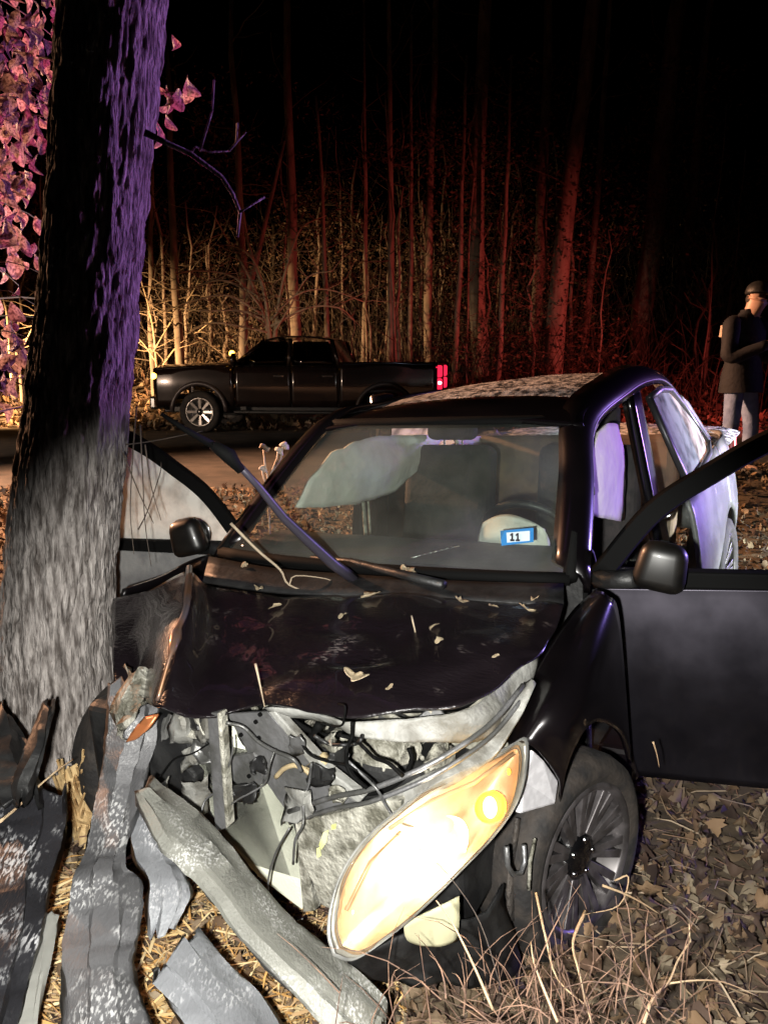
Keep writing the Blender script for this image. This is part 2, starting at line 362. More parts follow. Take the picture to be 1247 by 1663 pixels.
# ------------------------------------------------------------------ the struck tree
def hero_tree():
    root = empty('roadside_tree', (-1.2, 3.1, -.12))
    tag(root, 'big furrowed tree trunk the sedan has crashed into', 'tree')
    prof = [(1330, 108, 128), (1290, 104, 122), (1200, 92, 108), (1100, 90, 96), (1000, 93, 89), (850, 107, 87), (700, 122, 85), (500, 142, 81), (300, 161, 82), (0, 185, 87), (-300, 208, 90)]
    C, RR = [], []
    for py, cx, hw in prof:
        p = Y(cx, py, 3.1); d = (p-CAMP).dot(ray(623.5, 831.5)); C.append(p); RR.append(hw/FPX*d)
    top = C[-1]; C.append(top + Vector((.35, .05, 3.0))); RR.append(.17); C.append(top + Vector((.7, .1, 6))); RR.append(.11)
    zs = [p.z for p in C]
    zz = np.concatenate([np.arange(zs[0]-.05, 3.6, .0105), np.arange(3.65, zs[-1], .08)])
    cx = np.interp(zz, zs, [p.x for p in C]); cyy = np.interp(zz, zs, [p.y for p in C]); rr = np.interp(zz, zs, RR)
    n = 240; th = np.arange(n)/n*2*math.pi
    TH, ZZ = np.meshgrid(th, zz); c, s = np.cos(TH)*.2, np.sin(TH)*.2
    wob = .5*(vnoise(c*10, s*10, ZZ*3.5, 9)-.5)*.05
    f1 = np.abs(2*vnoise((c+wob)*34, (s+wob)*34, ZZ*6.5, 1)-1)
    f2 = np.abs(2*vnoise((c-wob)*62, (s+wob)*62, ZZ*13, 2)-1)
    f3 = vnoise(c*130, s*130, ZZ*50, 5)
    f4 = np.abs(2*vnoise((c+wob)*95, (s-wob)*95, ZZ*15, 6)-1)
    h = .012*np.minimum(f1*1.6, 1) + .007*f2 + .005*np.minimum(f4*2, 1) + .007*f3 + .02*(vnoise(c*9, s*9, ZZ*1.2, 7)-.5)
    knot = np.exp(-(((TH-5.45)/.33)**2+((ZZ-1.60)/.09)**2)); h += .03*knot
    flare = np.exp(-np.maximum(ZZ-zs[0], 0)/.18)*(.06*(np.cos(TH*5+.6)))
    rad = rr[:, None] - .018 + h + flare
    V = np.stack([cx[:, None]+rad*np.cos(TH), cyy[:, None]+rad*np.sin(TH), ZZ], -1) - np.array(root.location)
    b = MB(); b.grid([list(r) for r in V], True); b.build('trunk', BARK, root, smooth=True)
    # torn pale wood at the foot
    q = MB(); L0 = root.location
    P = [[(92, 1258), (122, 1244), (166, 1252)], [(96, 1292), (130, 1290), (170, 1300)], [(118, 1320), (135, 1330), (158, 1335)], [(122, 1360), (134, 1370), (150, 1375)], [(122, 1410), (130, 1420), (140, 1415)]]
    q.patch([[Y(px, py, 2.80 - .02*(j == 1)) - L0 for j, (px, py) in enumerate(r)] for r in P], 5, 6); q.jitter(.012, 30)
    for k in range(40):
        px = random.uniform(98, 165); py = random.uniform(1265, 1380); a = random.uniform(-.4, .4); l = random.uniform(20, 50)
        q.tube([Y(px, py, 2.80)-L0, Y(px+a*l, py-l, 2.74)-L0], [.004, .0008], 4)
    q.build('torn_wood', RAWWOOD, root, solid=.01)
    # limbs: the thin one that shows at the right of the trunk and the crown above the picture
    t = MB()
    pts = [(235, 215), (270, 232), (310, 250), (360, 287), (378, 315), (390, 345), (386, 385)]
    t.tube([Y(x, y, 2.95 + .02*i) - L0 for i, (x, y) in enumerate(pts)], [.012, .0095, .009, .008, .007, .006, .004], 7)
    for a, bb in (((310, 250), [(310, 250), (318, 238), (340, 247), (372, 245), (400, 215)]), ((388, 345), [(388, 345), (405, 335), (430, 320)]), ((372, 245), [(372, 245), (384, 232), (386, 200)]), ((325, 245), [(325, 245), (345, 180), (348, 130)])):
        t.tube([Y(x, y, 2.99 + .02*i) - L0 for i, (x, y) in enumerate(bb)], [.005, .004, .004, .003, .002][:len(bb)], 5)
    t.build('limb', BARK, root, smooth=True)
    t = MB()
    for k in range(9):
        z0 = random.uniform(4.4, 8.6); i = min(range(len(zz)), key=lambda q: abs(zz[q]-z0)); p = Vector((cx[i], cyy[i], z0)) - L0
        a = random.uniform(0, 6.28); P = [p]; d = Vector((math.cos(a), math.sin(a), .8)).normalized()
        for j in range(6): d = (d + Vector((random.uniform(-.3, .3), random.uniform(-.3, .3), random.uniform(-.1, .25)))).normalized(); P.append(P[-1]+d*.5)
        t.tube(P, np.linspace(.05, .008, 7), 6)
    t.build('crown', BARK, root, smooth=True)
hero_tree()

# ------------------------------------------------------------------ the crashed sedan
car = empty('crashed_sedan', mat=CARM)
tag(car, 'black sedan with crumpled hood, lit headlight and open front doors against a tree', 'car')

def half_y(x, z):                                   # body side
    y = .845 + .035*np.exp(-((z-.62)/.22)**2) - .06*np.clip((.42-z)/.3, 0, 1) - .05*np.clip((z-.82)/.2, 0, 1)**2
    return y - .40*np.clip((-2.95-x)/.85, 0, 1)**2.4 - .03*np.clip((-1.9-x)/1.5, 0, 1)
def belt(x): return np.interp(x, [-3.75, -3.3, -2.9, -1.6, -.5], [.98, 1.03, 1.03, .97, .93])
def side_panel(x0, x1, s, zbot=.26, ztop=None, arch=None, n=26, m=10, dent=0):
    xs = list(np.linspace(x0, x1, n))
    if arch is not None:
        xs = sorted(set(xs + [arch-.375, arch-.372, arch+.372, arch+.375]))
        xs = [x for x in xs if min(x0, x1) <= x <= max(x0, x1)]
    G = []
    for x in xs:
        zb = zbot
        if arch is not None and abs(x-arch) < .374: zb = max(zbot, .32 + math.sqrt(max(.374**2-(x-arch)**2, 0)))
        zt = belt(x) if ztop is None else ztop
        G.append([(x, s*float(half_y(x, z)), z) for z in np.linspace(zb, zt, m)])
    b = MB(); b.grid(G)
    if dent: b.jitter(dent, 5)
    return b
side_panel(-1.66, -2.72, 1, .24, arch=-2.68).build('rear_door', PAINT_LIT, car, smooth=True, solid=.02, label='rear door painted in a paler, lit tone')
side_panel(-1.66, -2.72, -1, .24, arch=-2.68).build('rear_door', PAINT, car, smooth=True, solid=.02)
side_panel(-2.73, -3.72, 1, .28, arch=-2.68).build('quarter_panel', PAINT_LIT, car, smooth=True, solid=.02, label='rear quarter panel painted in a paler, lit tone')
side_panel(-2.73, -3.72, -1, .28, arch=-2.68).build('quarter_panel', PAINT_LIT, car, smooth=True, solid=.02)
side_panel(-.56, -.02, -1, .26, .90, arch=0, dent=.03).build('fender', PAINT, car, smooth=True, solid=.015, label='crushed fender pressed against the tree')
for s in (1, -1):
    b = MB(); b.box((-1.15, s*.79, .25), (1.15, .14, .12)); b.build('sill', PAINT, car, bevel=.02)
    b = MB(); b.grid([[(x, s*(y), z) for y, z in ((.80, .97), (.70, 1.0), (.0, 1.04))] for x in (-3.05, -3.3, -3.65)])
    b.build('trunk_deck', FROST, car, smooth=True, solid=.015)
# rear end
b = MB(); b.patch([[(-3.70, -.52, z), (-3.82, 0, z), (-3.70, .52, z)] for z in (.99, .85, .6, .32)], 4, 6); b.build('rear_bumper', PAINT_LIT, car, smooth=True, solid=.02)
b = MB(); b.patch([[(-3.45-.1*k, .79-.07*k, .82+dz) for k in (0, 1, 2)] for dz in (0, .09, .16)], 3, 3); b.build('taillight', M('tail_red', (.5, .05, .05), .25, coat=1), car, smooth=True, solid=.03)
b = MB(); b.patch([[(-3.45-.1*k, -.79+.07*k, .82+dz) for k in (0, 1, 2)] for dz in (0, .09, .16)], 3, 3); b.build('taillight', bpy.data.materials['tail_red'], car, smooth=True, solid=.03)

# roof and pillars
rail = [(-1.02, .575, 1.385), (-1.4, .60, 1.465), (-1.8, .605, 1.485), (-2.2, .605, 1.44), (-2.6, .63, 1.27), (-3.02, .68, 1.05)]
ap = [(-.42, .715, .955), (-.72, .65, 1.19), (-1.02, .575, 1.385)]
railr = [(-1.02, .575, 1.375), (-1.4, .59, 1.392), (-1.8, .59, 1.395), (-2.2, .59, 1.365), (-2.6, .62, 1.22), (-3.02, .68, 1.04)]   # buckled side
roofrows = []
for (x, y, z), (_, y2, z2) in zip(rail[:4], railr[:4]):
    roofrows.append([(x - .05*(1-(t*t)) * (1 if x > -1.3 else -.5), (y if t > 0 else y2)*t, z2 + (z-z2)*(t+1)/2 + .035*(1-t*t)) for t in (-1, -.6, -.2, .2, .6, 1)])
b = MB(); b.patch(roofrows, 8, 6); b.jitter(.006, 5, 2); b.build('roof', FROST, car, smooth=True, solid=.02, label='roof dusted with frost')
b = MB(); b.patch([[(x+.02, y*t, zr + (zl-zr)*(t+1)/2 + .04*(1-t*t)+.004) for t in (-1, -.5, 0, .5, 1)] for x, y, zl, zr in ((-.95, .60, 1.36, 1.35), (-1.04, .58, 1.40, 1.375), (-1.20, .595, 1.432, 1.385))], 4, 5)
b.build('windscreen_header', PAINT, car, smooth=True, solid=.015)
for s in (1, -1):
    rl = rail if s == 1 else railr
    b = MB(); P = catmull([(x, y, z) for x, y, z in ap + rl[1:]], 6)
    b.grid([[(p[0]-.03, s*(p[1]-.085), p[2]+.034), (p[0], s*(p[1]-.03), p[2]+.026), (p[0], s*(p[1]+.012), p[2]+.008), (p[0], s*(p[1]+.032), p[2]-.022), (p[0]-.01, s*(p[1]+.03), p[2]-.05)] for p in P]); b.build('roof_side', PAINT, car, smooth=True, solid=.02)
    b = MB(); P = catmull([(x, s*(y+.040), z-.028) for x, y, z in ap[1:] + rl[1:]], 6)
    b.tube([(p[0], p[1], p[2]) for p in P], [.006]*len(P), 6); b.build('drip_trim', M('trim_grey', (.12, .12, .13), .4, .6) if s == 1 else bpy.data.materials['trim_grey'], car, smooth=True)
    # B pillar
    b = MB(); b.patch([[(-1.60-.10*(1-k)+dx, s*(.80-.195*k), .25+1.2*k if k else .25) for dx in (.07, 0, -.07)] for k in (0, .6, 1)], 5, 3)
    b.v = [(x, s*min(abs(y), .80), z) for x, y, z in b.v]
    b.build('door_pillar', BLACKG, car, smooth=True, solid=.05)
    b = MB(); b.patch([[(-2.45, s*.645, 1.33), (-2.6, s*.66, 1.27), (-2.85, s*.62, 1.2)], [(-2.80, s*.70, 1.03), (-3.0, s*.70, 1.04), (-3.2, s*.62, 1.03)]], 5, 4)
    b.build('rear_pillar', PAINT_LIT, car, smooth=True, solid=.03)
    # rear side window
    wx = [(-1.74, .645, 1.385), (-2.0, .64, 1.40), (-2.2, .645, 1.38), (-2.42, .665, 1.28)]; wb = [(-1.80, .80, .985), (-2.15, .795, 1.0), (-2.5, .78, 1.02), (-2.74, .735, 1.05)]
    if s < 0: wx = [(x, y, z-.05) for x, y, z in wx]
    b = MB(); b.patch([[(x, s*y, z) for x, y, z in wx], [(a[0]*.5+c[0]*.5, s*(a[1]*.5+c[1]*.5+.012), a[2]*.5+c[2]*.5) for a, c in zip(wx, wb)], [(x, s*y, z) for x, y, z in wb]], 4, 4)
    b.build('rear_window', ICEGLASS, car, smooth=True, label='frosted rear side window')
    ring = wx + wb[::-1] + [wx[0]]
    b = MB(); b.tube([(x, s*(y+.012), z) for x, y, z in ring], .017, 6); b.build('window_trim', bpy.data.materials['trim_grey'], car, smooth=True)
# windscreen
wsl = [(-.40, .70, .955), (-.72, .635, 1.185), (-1.00, .565, 1.38)]
G = [[(x + .10*(1-t*t)*1.0, y*t, z + .012*(1-t*t)) for t in np.linspace(-1, 1, 13)] for x, y, z in wsl]
b = MB(); b.patch(G, 6, 1); ws = b.build('windscreen', WGLASS, car, smooth=True, solid=.005)
b = MB(); P = [G[0][k] for k in range(13)]; b.tube(P, .022, 8); b.tube([(x-.01, y, z) for x, y, z in G[2]], .022, 8)
for e in (0, 12): b.tube([G[i][e] for i in range(3)], .024, 8)
b.build('windscreen_frame', SEAL, car, smooth=True)
# inspection sticker with its number
def on_screen(px, py, off=-.012):
    p0 = Vector(G[0][10]); p1 = Vector(G[2][10]); p2 = Vector(G[0][6]); n = (p1-p0).cross(p2-p0).normalized()
    n = n if n.z > 0 else -n
    o = CARI @ CAMP; d = CARI.to_3x3() @ ray(px, py); t = (p0 + n*off - o).dot(n)/d.dot(n); return o + d*t
SB = M('sticker_blue', (.03, .20, .50), .5); SW = M('sticker_pale', (.55, .68, .75), .5); SK = M('sticker_ink', (.02, .02, .03), .5); 
def flatq(pts, name, mat, par, off=-.012): 
    q = [on_screen(x, y, off) for x, y in pts]; b = MB(); b.prism(q, (q[1]-q[0]).cross(q[3]-q[0]).normalized()*.0008); return b.build(name, mat, par)
stk = flatq([(812, 862), (866, 857), (866, 880), (814, 886)], 'inspection_sticker', SB, car, .004)
flatq([(822, 865), (860, 862), (860, 878), (823, 881)], 'sticker_label', SW, stk, .006)
dg = MB()
for x0 in (828, 837):
    for q in ([(x0+2, 866), (x0+5, 866), (x0+5, 877), (x0+2, 877)], [(x0, 876), (x0+7, 876), (x0+7, 879), (x0, 879)], [(x0, 868), (x0+3, 866), (x0+3, 869), (x0, 871)]):
        w = [on_screen(x, y, .0075) for x, y in q]; dg.prism(w, (0, 0, .0004))
dg.build('sticker_number', SK, stk)

# hood, crumpled, with the sharp fold towards the tree
HC = [[(183, 968, .93), (250, 950, .97), (308, 924, 1.01), (345, 948, .955), (450, 965, .95), (560, 962, .955), (740, 970, .955), (860, 972, .955), (915, 985, .95)],
      [(183, 1010, .87), (240, 990, .92), (303, 985, .99), (350, 1010, .915), (450, 1010, .925), (560, 1010, .935), (740, 1015, .94), (850, 1010, .935), (905, 1015, .925)],
      [(184, 1060, .81), (230, 1045, .85), (282, 1050, .94), (350, 1062, .875), (450, 1070, .89), (560, 1075, .91), (720, 1075, .915), (810, 1060, .91), (885, 1050, .905)],
      [(186, 1100, .76), (225, 1095, .78), (268, 1095, .89), (330, 1115, .85), (440, 1120, .86), (560, 1130, .875), (700, 1120, .88), (790, 1095, .885), (880, 1060, .895)],
      [(190, 1130, .72), (220, 1130, .74), (254, 1142, .83), (320, 1160, .82), (430, 1146, .835), (560, 1168, .845), (680, 1158, .855), (762, 1146, .865), (872, 1066, .89)]]
hc = [[CX(px, py, 2, z) for px, py, z in row] for row in HC]
b = MB(); b.patch(hc, 9, 9); b.jitter(.006, 7, 3); b.crease(.019, 4.2, 5, (1, .8, .3)); b.crease(.004, 11, 8)
HOODM = scuff('scratched_hood_paint', (.0045, .0032, .004), (.12, .10, .095), .24, -.05, 160, (1, .25, 1), .8); HOODM.node_tree.nodes['Principled BSDF'].inputs['Coat Weight'].default_value = .6
hood = b.build('hood', HOODM, car, smooth=True, solid=.006, label='crumpled black hood folded up at one side')
# paler coppery crease along the fold
cr = [CX(*q) for q in ((308, 922, 2, 1.012), (303, 985, 2, .993), (290, 1020, 2, .97), (280, 1055, 2, .945), (268, 1095, 2, .893), (256, 1138, 2, .835))]
b = MB(); b.tube([(p[0], p[1], p[2]) for p in catmull(cr, 4)], [.012]*4 + [.010]*5 + [.016, .018, .014, .012] + [.006]*8, 8)
b.build('hood_crease', M('copper_crease_paint', (.20, .17, .18), .35, .7, (.30, .16, .09), 10, coat=.6), car, smooth=True)
# cowl strip under the glass
b = MB(); b.patch([[CX(px, py, 2, z) for px, py, z in r] for r in ([(340, 905, .97), (450, 925, .965), (580, 935, .965), (740, 945, .965), (915, 950, .96)], [(330, 945, .94), (450, 962, .94), (580, 968, .94), (740, 975, .94), (915, 985, .94)])], 3, 5)
b.build('cowl', BLACK, car, smooth=True, solid=.01)
# left fender
FC = [[(792, 1236, .62), (838, 1142, .69), (885, 1062, .73), (930, 995, .76), (968, 960, .80)],
      [(852, 1206, .78), (884, 1148, .81), (928, 1080, .83), (958, 1025, .85), (985, 968, .86)],
      [(904, 1262, .82), (912, 1192, .855), (950, 1130, .88), (985, 1085, .885), (1003, 1010, .875)],
      [(908, 1300, .81), (926, 1222, .86), (962, 1172, .88), (1004, 1190, .88), (1022, 1240, .875)]]
b = MB(); b.patch([[CX(px, py, 1, y) for px, py, y in r] for r in FC], 6, 6); b.build('fender', PAINT, car, smooth=True, solid=.012)
b = MB(); q = [CX(px, py, 1, y) for px, py, y in ((866, 1218, .79), (884, 1235, .80), (907, 1268, .81), (902, 1306, .805), (846, 1322, .77), (852, 1270, .77))]; b.prism(q, (0, -.02, 0))
b.build('fender_liner', M('pale_liner', (.55, .54, .56), .6, 0, (.45, .44, .46), 40), car, bevel=.006)
# inner wheel house and engine bay filling
b = MB(); b.box((-.05, .0, .45), (.9, 1.3, .45)); b.build('engine_block', BLACK, car, bevel=.04)
b = MB(); b.box((-.48, 0, .62), (.06, 1.45, .66)); b.build('firewall', BLACK, car)
b = MB(); b.box((-1.95, 0, .25), (2.9, 1.5, .06)); b.build('floor_pan', BLACK, car)

# ---- wheel builder
def wheel(parent, c, s, steer=0, rimmat=None, r=.32, rr=.225, w=.205, spokes=10, twin=True, bolts=5):
    e = empty('wheel', c, parent); e.rotation_euler = (0, 0, steer)
    b = MB(); h = w/2
    b.lathe([(rr-.01, -h*.8), (rr+.02, -h*.95), (r-.05, -h), (r-.012, -h*.82), (r, -h*.5), (r, h*.5), (r-.012, h*.82), (r-.05, h), (rr+.02, h*.95), (rr-.01, h*.8)], n=48); b.build('tyre', RUBBER, e, smooth=True)
    b = MB(); b.lathe([(rr+.004, s*h*.88), (rr-.008, s*h*.93), (rr-.022, s*h*.8), (rr-.03, s*h*.1), (.12, -s*h*.1), (.02, -s*h*.1)], n=48); b.build('rim', rimmat or RIMM, e, smooth=True)
    b = MB(); b.lathe([(.17, s*h*.15), (.17, s*h*.25), (.06, s*h*.25)], n=32); b.build('brake_disc', STEEL, e, smooth=True)
    b = MB(); b.lathe([(.075, s*h*.2), (.07, s*h*.62), (.045, s*h*.72), (.001, s*h*.74)], n=24); b.build('hub', BLACKG, e, smooth=True)
    sm = None
    for k in range(spokes):
        a = 2*math.pi*k/spokes
        b = MB(); 
        for da in ((-.09, .09) if twin else (0,)):
            ca, sa = math.cos(a+da*1.2), math.sin(a+da*1.2); c0, s0 = math.cos(a+da*.6), math.sin(a+da*.6)
            p0 = Vector((c0*.055, s*h*.62, s0*.055)); p1 = Vector((ca*(rr-.015), s*h*.82, sa*(rr-.015)))
            t = Vector((-math.sin(a), 0, math.cos(a))); wd_ = .011 if twin else .022
            b.add([p0-t*wd_, p0+t*wd_, p1+t*wd_*1.3, p1-t*wd_*1.3, p0-t*wd_-Vector((0, s*.03, 0)), p0+t*wd_-Vector((0, s*.03, 0)), p1+t*wd_-Vector((0, s*.03, 0)), p1-t*wd_-Vector((0, s*.03, 0))],
                  [(0, 1, 2, 3), (7, 6, 5, 4), (0, 4, 5, 1), (1, 5, 6, 2), (2, 6, 7, 3), (3, 7, 4, 0)])
        b.build('spoke', rimmat or RIMM, e, bevel=.003)
    for k in range(bolts):
        a = 2*math.pi*(k+.5)/bolts; b = MB(); b.lathe([(.009, s*h*.55), (.009, s*h*.74), (.001, s*h*.77)], (.052*math.cos(a), 0, .052*math.sin(a)), n=8); b.build('wheel_nut', CHROME, e, smooth=True)
    return e
wc = CX(912, 1378, 1, .755)
wheel(car, wc, 1, R(-17), spokes=11, r=.305, rr=.222)
wheel(car, (-2.68, .78, .32), 1); wheel(car, (-2.68, -.78, .32), -1); wheel(car, (.0, -.74, .30), -1, R(-25))
# brake line hook and bent arms before the wheel
b = MB(); b.tube([CX(x, y, 1, .76) for x, y in ((822, 1375), (824, 1405), (832, 1420), (845, 1418), (852, 1400), (850, 1372))], .007, 6); b.build('tow_hook', STEEL, car, smooth=True)
b = MB(); b.tube([CX(x, y, 1, .78) for x, y in ((868, 1362), (860, 1400), (858, 1445))], .005, 6); b.build('brake_line', STEELL, car, smooth=True)
b = MB(); b.patch([[CX(x, y, 1, .72) for x, y in r] for r in ([(835, 1330), (870, 1340), (900, 1330)], [(830, 1400), (860, 1420), (880, 1450)], [(825, 1490), (850, 1510), (880, 1530)])], 4, 4); b.jitter(.03, 9); b.build('wheel_arch_liner', M('muddy_liner', (.012, .010, .009), .7, 0, (.055, .045, .038), 14, bump=.8), car, smooth=True, solid=.01)

# ---- doors: open front doors with mirror
MIRM = M('mirror_plastic', (.0025, .0022, .002), .4, 0, (.006, .005, .004), 14, coat=.2)
def front_door(s, swing, mat, gmat, label):
    d = empty('front_door', (-.60, s*.84, 0), car); d.rotation_euler = (0, 0, swing); d['label'] = label
    def bd(b, *a, **k):                               # drawn as (outwards, forwards, up), stored in the car's axes
        b.v = [(y, s*x, z) for x, y, z in b.v]; return b.build(*a, **k)
    T = lambda x, z: (x, .035*math.exp(-((z-.62)/.25)**2) + .02, z)
    rows = []
    for z, x0 in ((.885, -.10), (.86, -.115), (.75, -.07), (.6, -.035), (.45, -.02), (.30, .0), (.22, .02)):
        rows.append([T(x0 + (1.06-x0)*k, z + .02*k*(z > .8)) for k in (0, .04, .25, .5, .75, .97, 1)])
    b = MB(); b.patch(rows, 3, 3); bd(b, 'door_skin', mat, d, smooth=True, solid=.012)
    b = MB(); b.box((.52, -.045, .56), (1.0, .07, .62)); bd(b, 'door_card', CLOTHS, d, bevel=.02)
    b = MB(); b.box((.47, .0, .915), (1.14, .06, .055)); bd(b, 'window_seal', SEAL, d, bevel=.008)
    fr = [(-.10, 0, .92), (.07, -.02, 1.13), (.24, -.05, 1.245), (.42, -.08, 1.345), (.66, -.12, 1.43), (.88, -.15, 1.44), (1.04, -.14, 1.38), (1.06, -.02, .92)]
    Pf = [Vector(p) for p in catmull(fr, 6)]; Gf = []
    for i, p in enumerate(Pf):
        t_ = Pf[min(i+1, len(Pf)-1)] - Pf[max(i-1, 0)]; n_ = Vector((-t_.z, 0, t_.x)).normalized(); Gf.append([p - n_*.024, p - n_*.021 + Vector((0, .012, 0)), p + n_*.017 + Vector((0, .012, 0)), p + n_*.021])
    b = MB(); b.grid(Gf); bd(b, 'window_frame', SEAL, d, smooth=40, solid=.028)
    top = [tuple(p) for p in catmull(fr[:7], 4)]
    b = MB(); b.grid([[(x, y*k, .90+(z-.90)*k) for x, y, z in top] for k in np.linspace(0, 1, 5)]); bd(b, 'door_glass', gmat, d, smooth=True, solid=.004)
    b = MB(); b.box((.85, .075, .80), (.16, .022, .03)); b.box((.79, .06, .80), (.02, .03, .03)); b.box((.91, .06, .80), (.02, .03, .03)); bd(b, 'door_handle', PAINT, d, bevel=.006)
    mo = empty('mirror', (.10, s*.10, .99), d)        # shell, glass and foot
    b = MB(); b.box((0, .03, .0), (.165, .10, .155), Matrix.Rotation(R(12), 3, 'Y'), .82); bd(b, 'mirror_shell', MIRM, mo, smooth=True, bevel=.045)
    b = MB(); b.tube([(-.08, .0, -.05), (-.16, -.05, -.075), (-.20, -.09, -.08)], [.03, .028, .035], 8); bd(b, 'mirror_foot', BLACK, mo, smooth=True)
    b = MB(); b.ball((0, -.035, 0), .08, 18, 8, (.9, .12, .85)); bd(b, 'mirror_glass', CHROME, mo, smooth=True)
    return d
front_door(1, R(10), PAINT_SHEEN, CLEARG, 'open driver door with dark window frame')
front_door(-1, R(8), PAINT_LIT, FOGGLASS, 'open passenger door with fogged window')

# ---- interior
b = MB(); b.patch([[(-.50+dx, y, z) for y in (-.66, -.3, 0, .3, .66)] for dx, z in ((.10, .93), (-.05, .955), (-.25, .955), (-.34, .90), (-.36, .70))], 4, 3); b.jitter(.006, 8); b.build('dashboard', DASH, car, smooth=True, solid=.01)
b = MB()
ang = [2*math.pi*k/28 for k in range(29)]
b.tube([(-.98 + .10*math.sin(a), .36 + .18*math.cos(a), .93 + .155*math.sin(a)) for a in ang], .016, 8); b.tube([(-.98, .19, .93), (-.93, .36, .91), (-.98, .53, .93)], .02, 6); b.build('steering_wheel', BLACK, car, smooth=True)
def cushion(c, d, rot): b = MB(); b.box(c, d, rot); return b
for y in (.36, -.36):
    cushion((-1.45, y, .52), (.52, .50, .16), None).build('seat_base', CLOTHS, car, bevel=.05)
    cushion((-1.78, y, .86), (.14, .48, .62), Matrix.Rotation(R(-14), 3, 'Y')).build('seat_back', CLOTHS, car, bevel=.05)
    h = cushion((-1.88, y, 1.27), (.10, .26, .17), Matrix.Rotation(R(-10), 3, 'Y')).build('headrest', CLOTHS, car, bevel=.035)
    b = MB(); b.tube([(-1.87, y-.05, 1.12), (-1.88, y-.05, 1.22)], .006); b.tube([(-1.87, y+.05, 1.12), (-1.88, y+.05, 1.22)], .006); b.build('headrest_post', CHROME, h)
cushion((-2.55, 0, .80), (.16, 1.25, .62), Matrix.Rotation(R(-18), 3, 'Y')).build('rear_bench', M('rear_cloth', (.16, .11, .07), .9, 0, (.10, .07, .05), 12), car, bevel=.05)
# airbags
def bag(rows, ax, val, bulge, name='curtain_airbag', lab=None):
    G = []
    for i, r in enumerate(rows):
        row = []
        for j, (x, y) in enumerate(r):
            p = CX(x, y, ax, val); k = (1-abs(2*i/(len(rows)-1)-1))*(1-abs(2*j/(len(r)-1)-1)); p[ax] += bulge*k; row.append(p)
        G.append(row)
    b = MB(); b.patch(G, 6, 6); b.jitter(.007, 14); return b.build(name, AIRBAG, car, smooth=True, solid=.012, label=lab)
bag([[(538, 736), (592, 712), (648, 708), (690, 708), (724, 708)], [(505, 775), (560, 765), (620, 760), (665, 750), (690, 745)], [(478, 826), (540, 822), (592, 814), (640, 796), (676, 766)]], 1, -.52, .05, lab='deployed white side airbag hanging behind the windscreen')
bag([[(738, 709), (758, 708), (778, 709)], [(744, 728), (762, 726), (779, 722)], [(762, 748), (770, 748), (778, 744)]], 1, -.50, .03)
bag([[(972, 700), (985, 686), (1000, 690)], [(953, 745), (980, 745), (1012, 742)], [(950, 800), (975, 795), (1015, 790)], [(950, 830), (975, 840), (1008, 846)]], 1, .60, .035, lab='pink-lit white side airbag filling the driver door opening')
bag([[(785, 850), (815, 838), (850, 842), (885, 858)], [(775, 880), (815, 862), (860, 868), (893, 882)], [(780, 905), (815, 898), (860, 900), (888, 905)]], 0, -.80, .10, name='front_airbag')
b = MB(); b.tube([(-1.60, .77, .5), (-1.59, .70, .95), (-1.58, .62, 1.3)], .004, 4); b.build('seat_belt', CLOTHS, car)
b = MB(); b.tube([CX(x, y, 1, -.45) for x, y in ((590, 815), (592, 845), (594, 872))], .008, 6); b.tube([CX(x, y, 1, -.45) for x, y in ((598, 814), (600, 845), (602, 872))], .005, 6); b.build('trim_strip', STEELL, car)
b = MB(); b.tube([CX(x, y, 2, .975) for x, y in ((668, 906), (700, 898), (745, 887))], .004, 5)
for k in range(8): b.ball(CX(672+k*9, 905-k*2.3, 2, .977), .006, 8, 5)
b.build('bead_chain', CHROME, car, smooth=True)

# ---- wiper thrown up off the glass
P = [(582, 946), (540, 915), (500, 878), (460, 840), (420, 790), (372, 738)]
pd = [CD(x, y, 2.85 - .09*i) for i, (x, y) in enumerate(P)]
WIP = M('wiper_arm_paint', (.045, .04, .055), .4, .3)
b = MB(); b.tube(pd, [.020, .019, .017, .014, .011, .010], 8); wp = b.build('wiper_arm', WIP, car, smooth=True, label='wiper arm standing straight up off the windscreen')
b = MB(); b.tube([CD(392, 765, 2.42), CD(372, 740, 2.40), CD(345, 722, 2.38)], [.012, .022, .014], 8); b.tube([CD(345, 722, 2.38), CD(300, 697, 2.35), CD(262, 672, 2.32)], [.012, .009, .006], 6); b.build('wiper_blade', SEAL, wp, smooth=True)
b = MB(); b.tube([CX(x, y, 2, .985) for x, y in ((505, 905), (570, 912), (640, 930), (720, 950))], [.006, .012, .014, .016], 6); b.build('wiper_arm', BLACK, car, smooth=True)

# ---- front end: what the torn bumper has laid open
def slab(pts, x, name, mat, t=.02, par=car, bevel=.004, jit=0, smooth=False):
    q = [CX(px, py, 0, x + (dx[0] if dx else 0)) for px, py, *dx in pts]
    b = MB(); b.prism(q, (-t, 0, 0)); 
    return b.build(name, mat, par, bevel=bevel)
slab([(298, 1232), (318, 1180), (345, 1165), (410, 1225), (470, 1310), (496, 1400), (500, 1445), (490, 1478), (420, 1425), (360, 1355)], .40, 'radiator_face', WHITEP, .05)
slab([(478, 1330), (497, 1400), (505, 1450), (512, 1480), (492, 1482), (488, 1440)], .41, 'radiator_tank', STEELL, .06)
br = slab([(368, 1160), (435, 1156), (470, 1195), (520, 1258), (575, 1300), (590, 1312), (560, 1330), (478, 1335), (452, 1300), (415, 1245)], .47, 'radiator_support', STEEL, .012, bevel=.003)
slab([(372, 1230), (412, 1222), (428, 1250), (425, 1275), (395, 1282), (370, 1262)], .475, 'support_gusset', STEEL, .02, par=br)
slab([(435, 1156), (446, 1156), (532, 1250), (590, 1296), (582, 1306), (520, 1262)], .49, 'support_flange', PRIMER, .03, par=br)
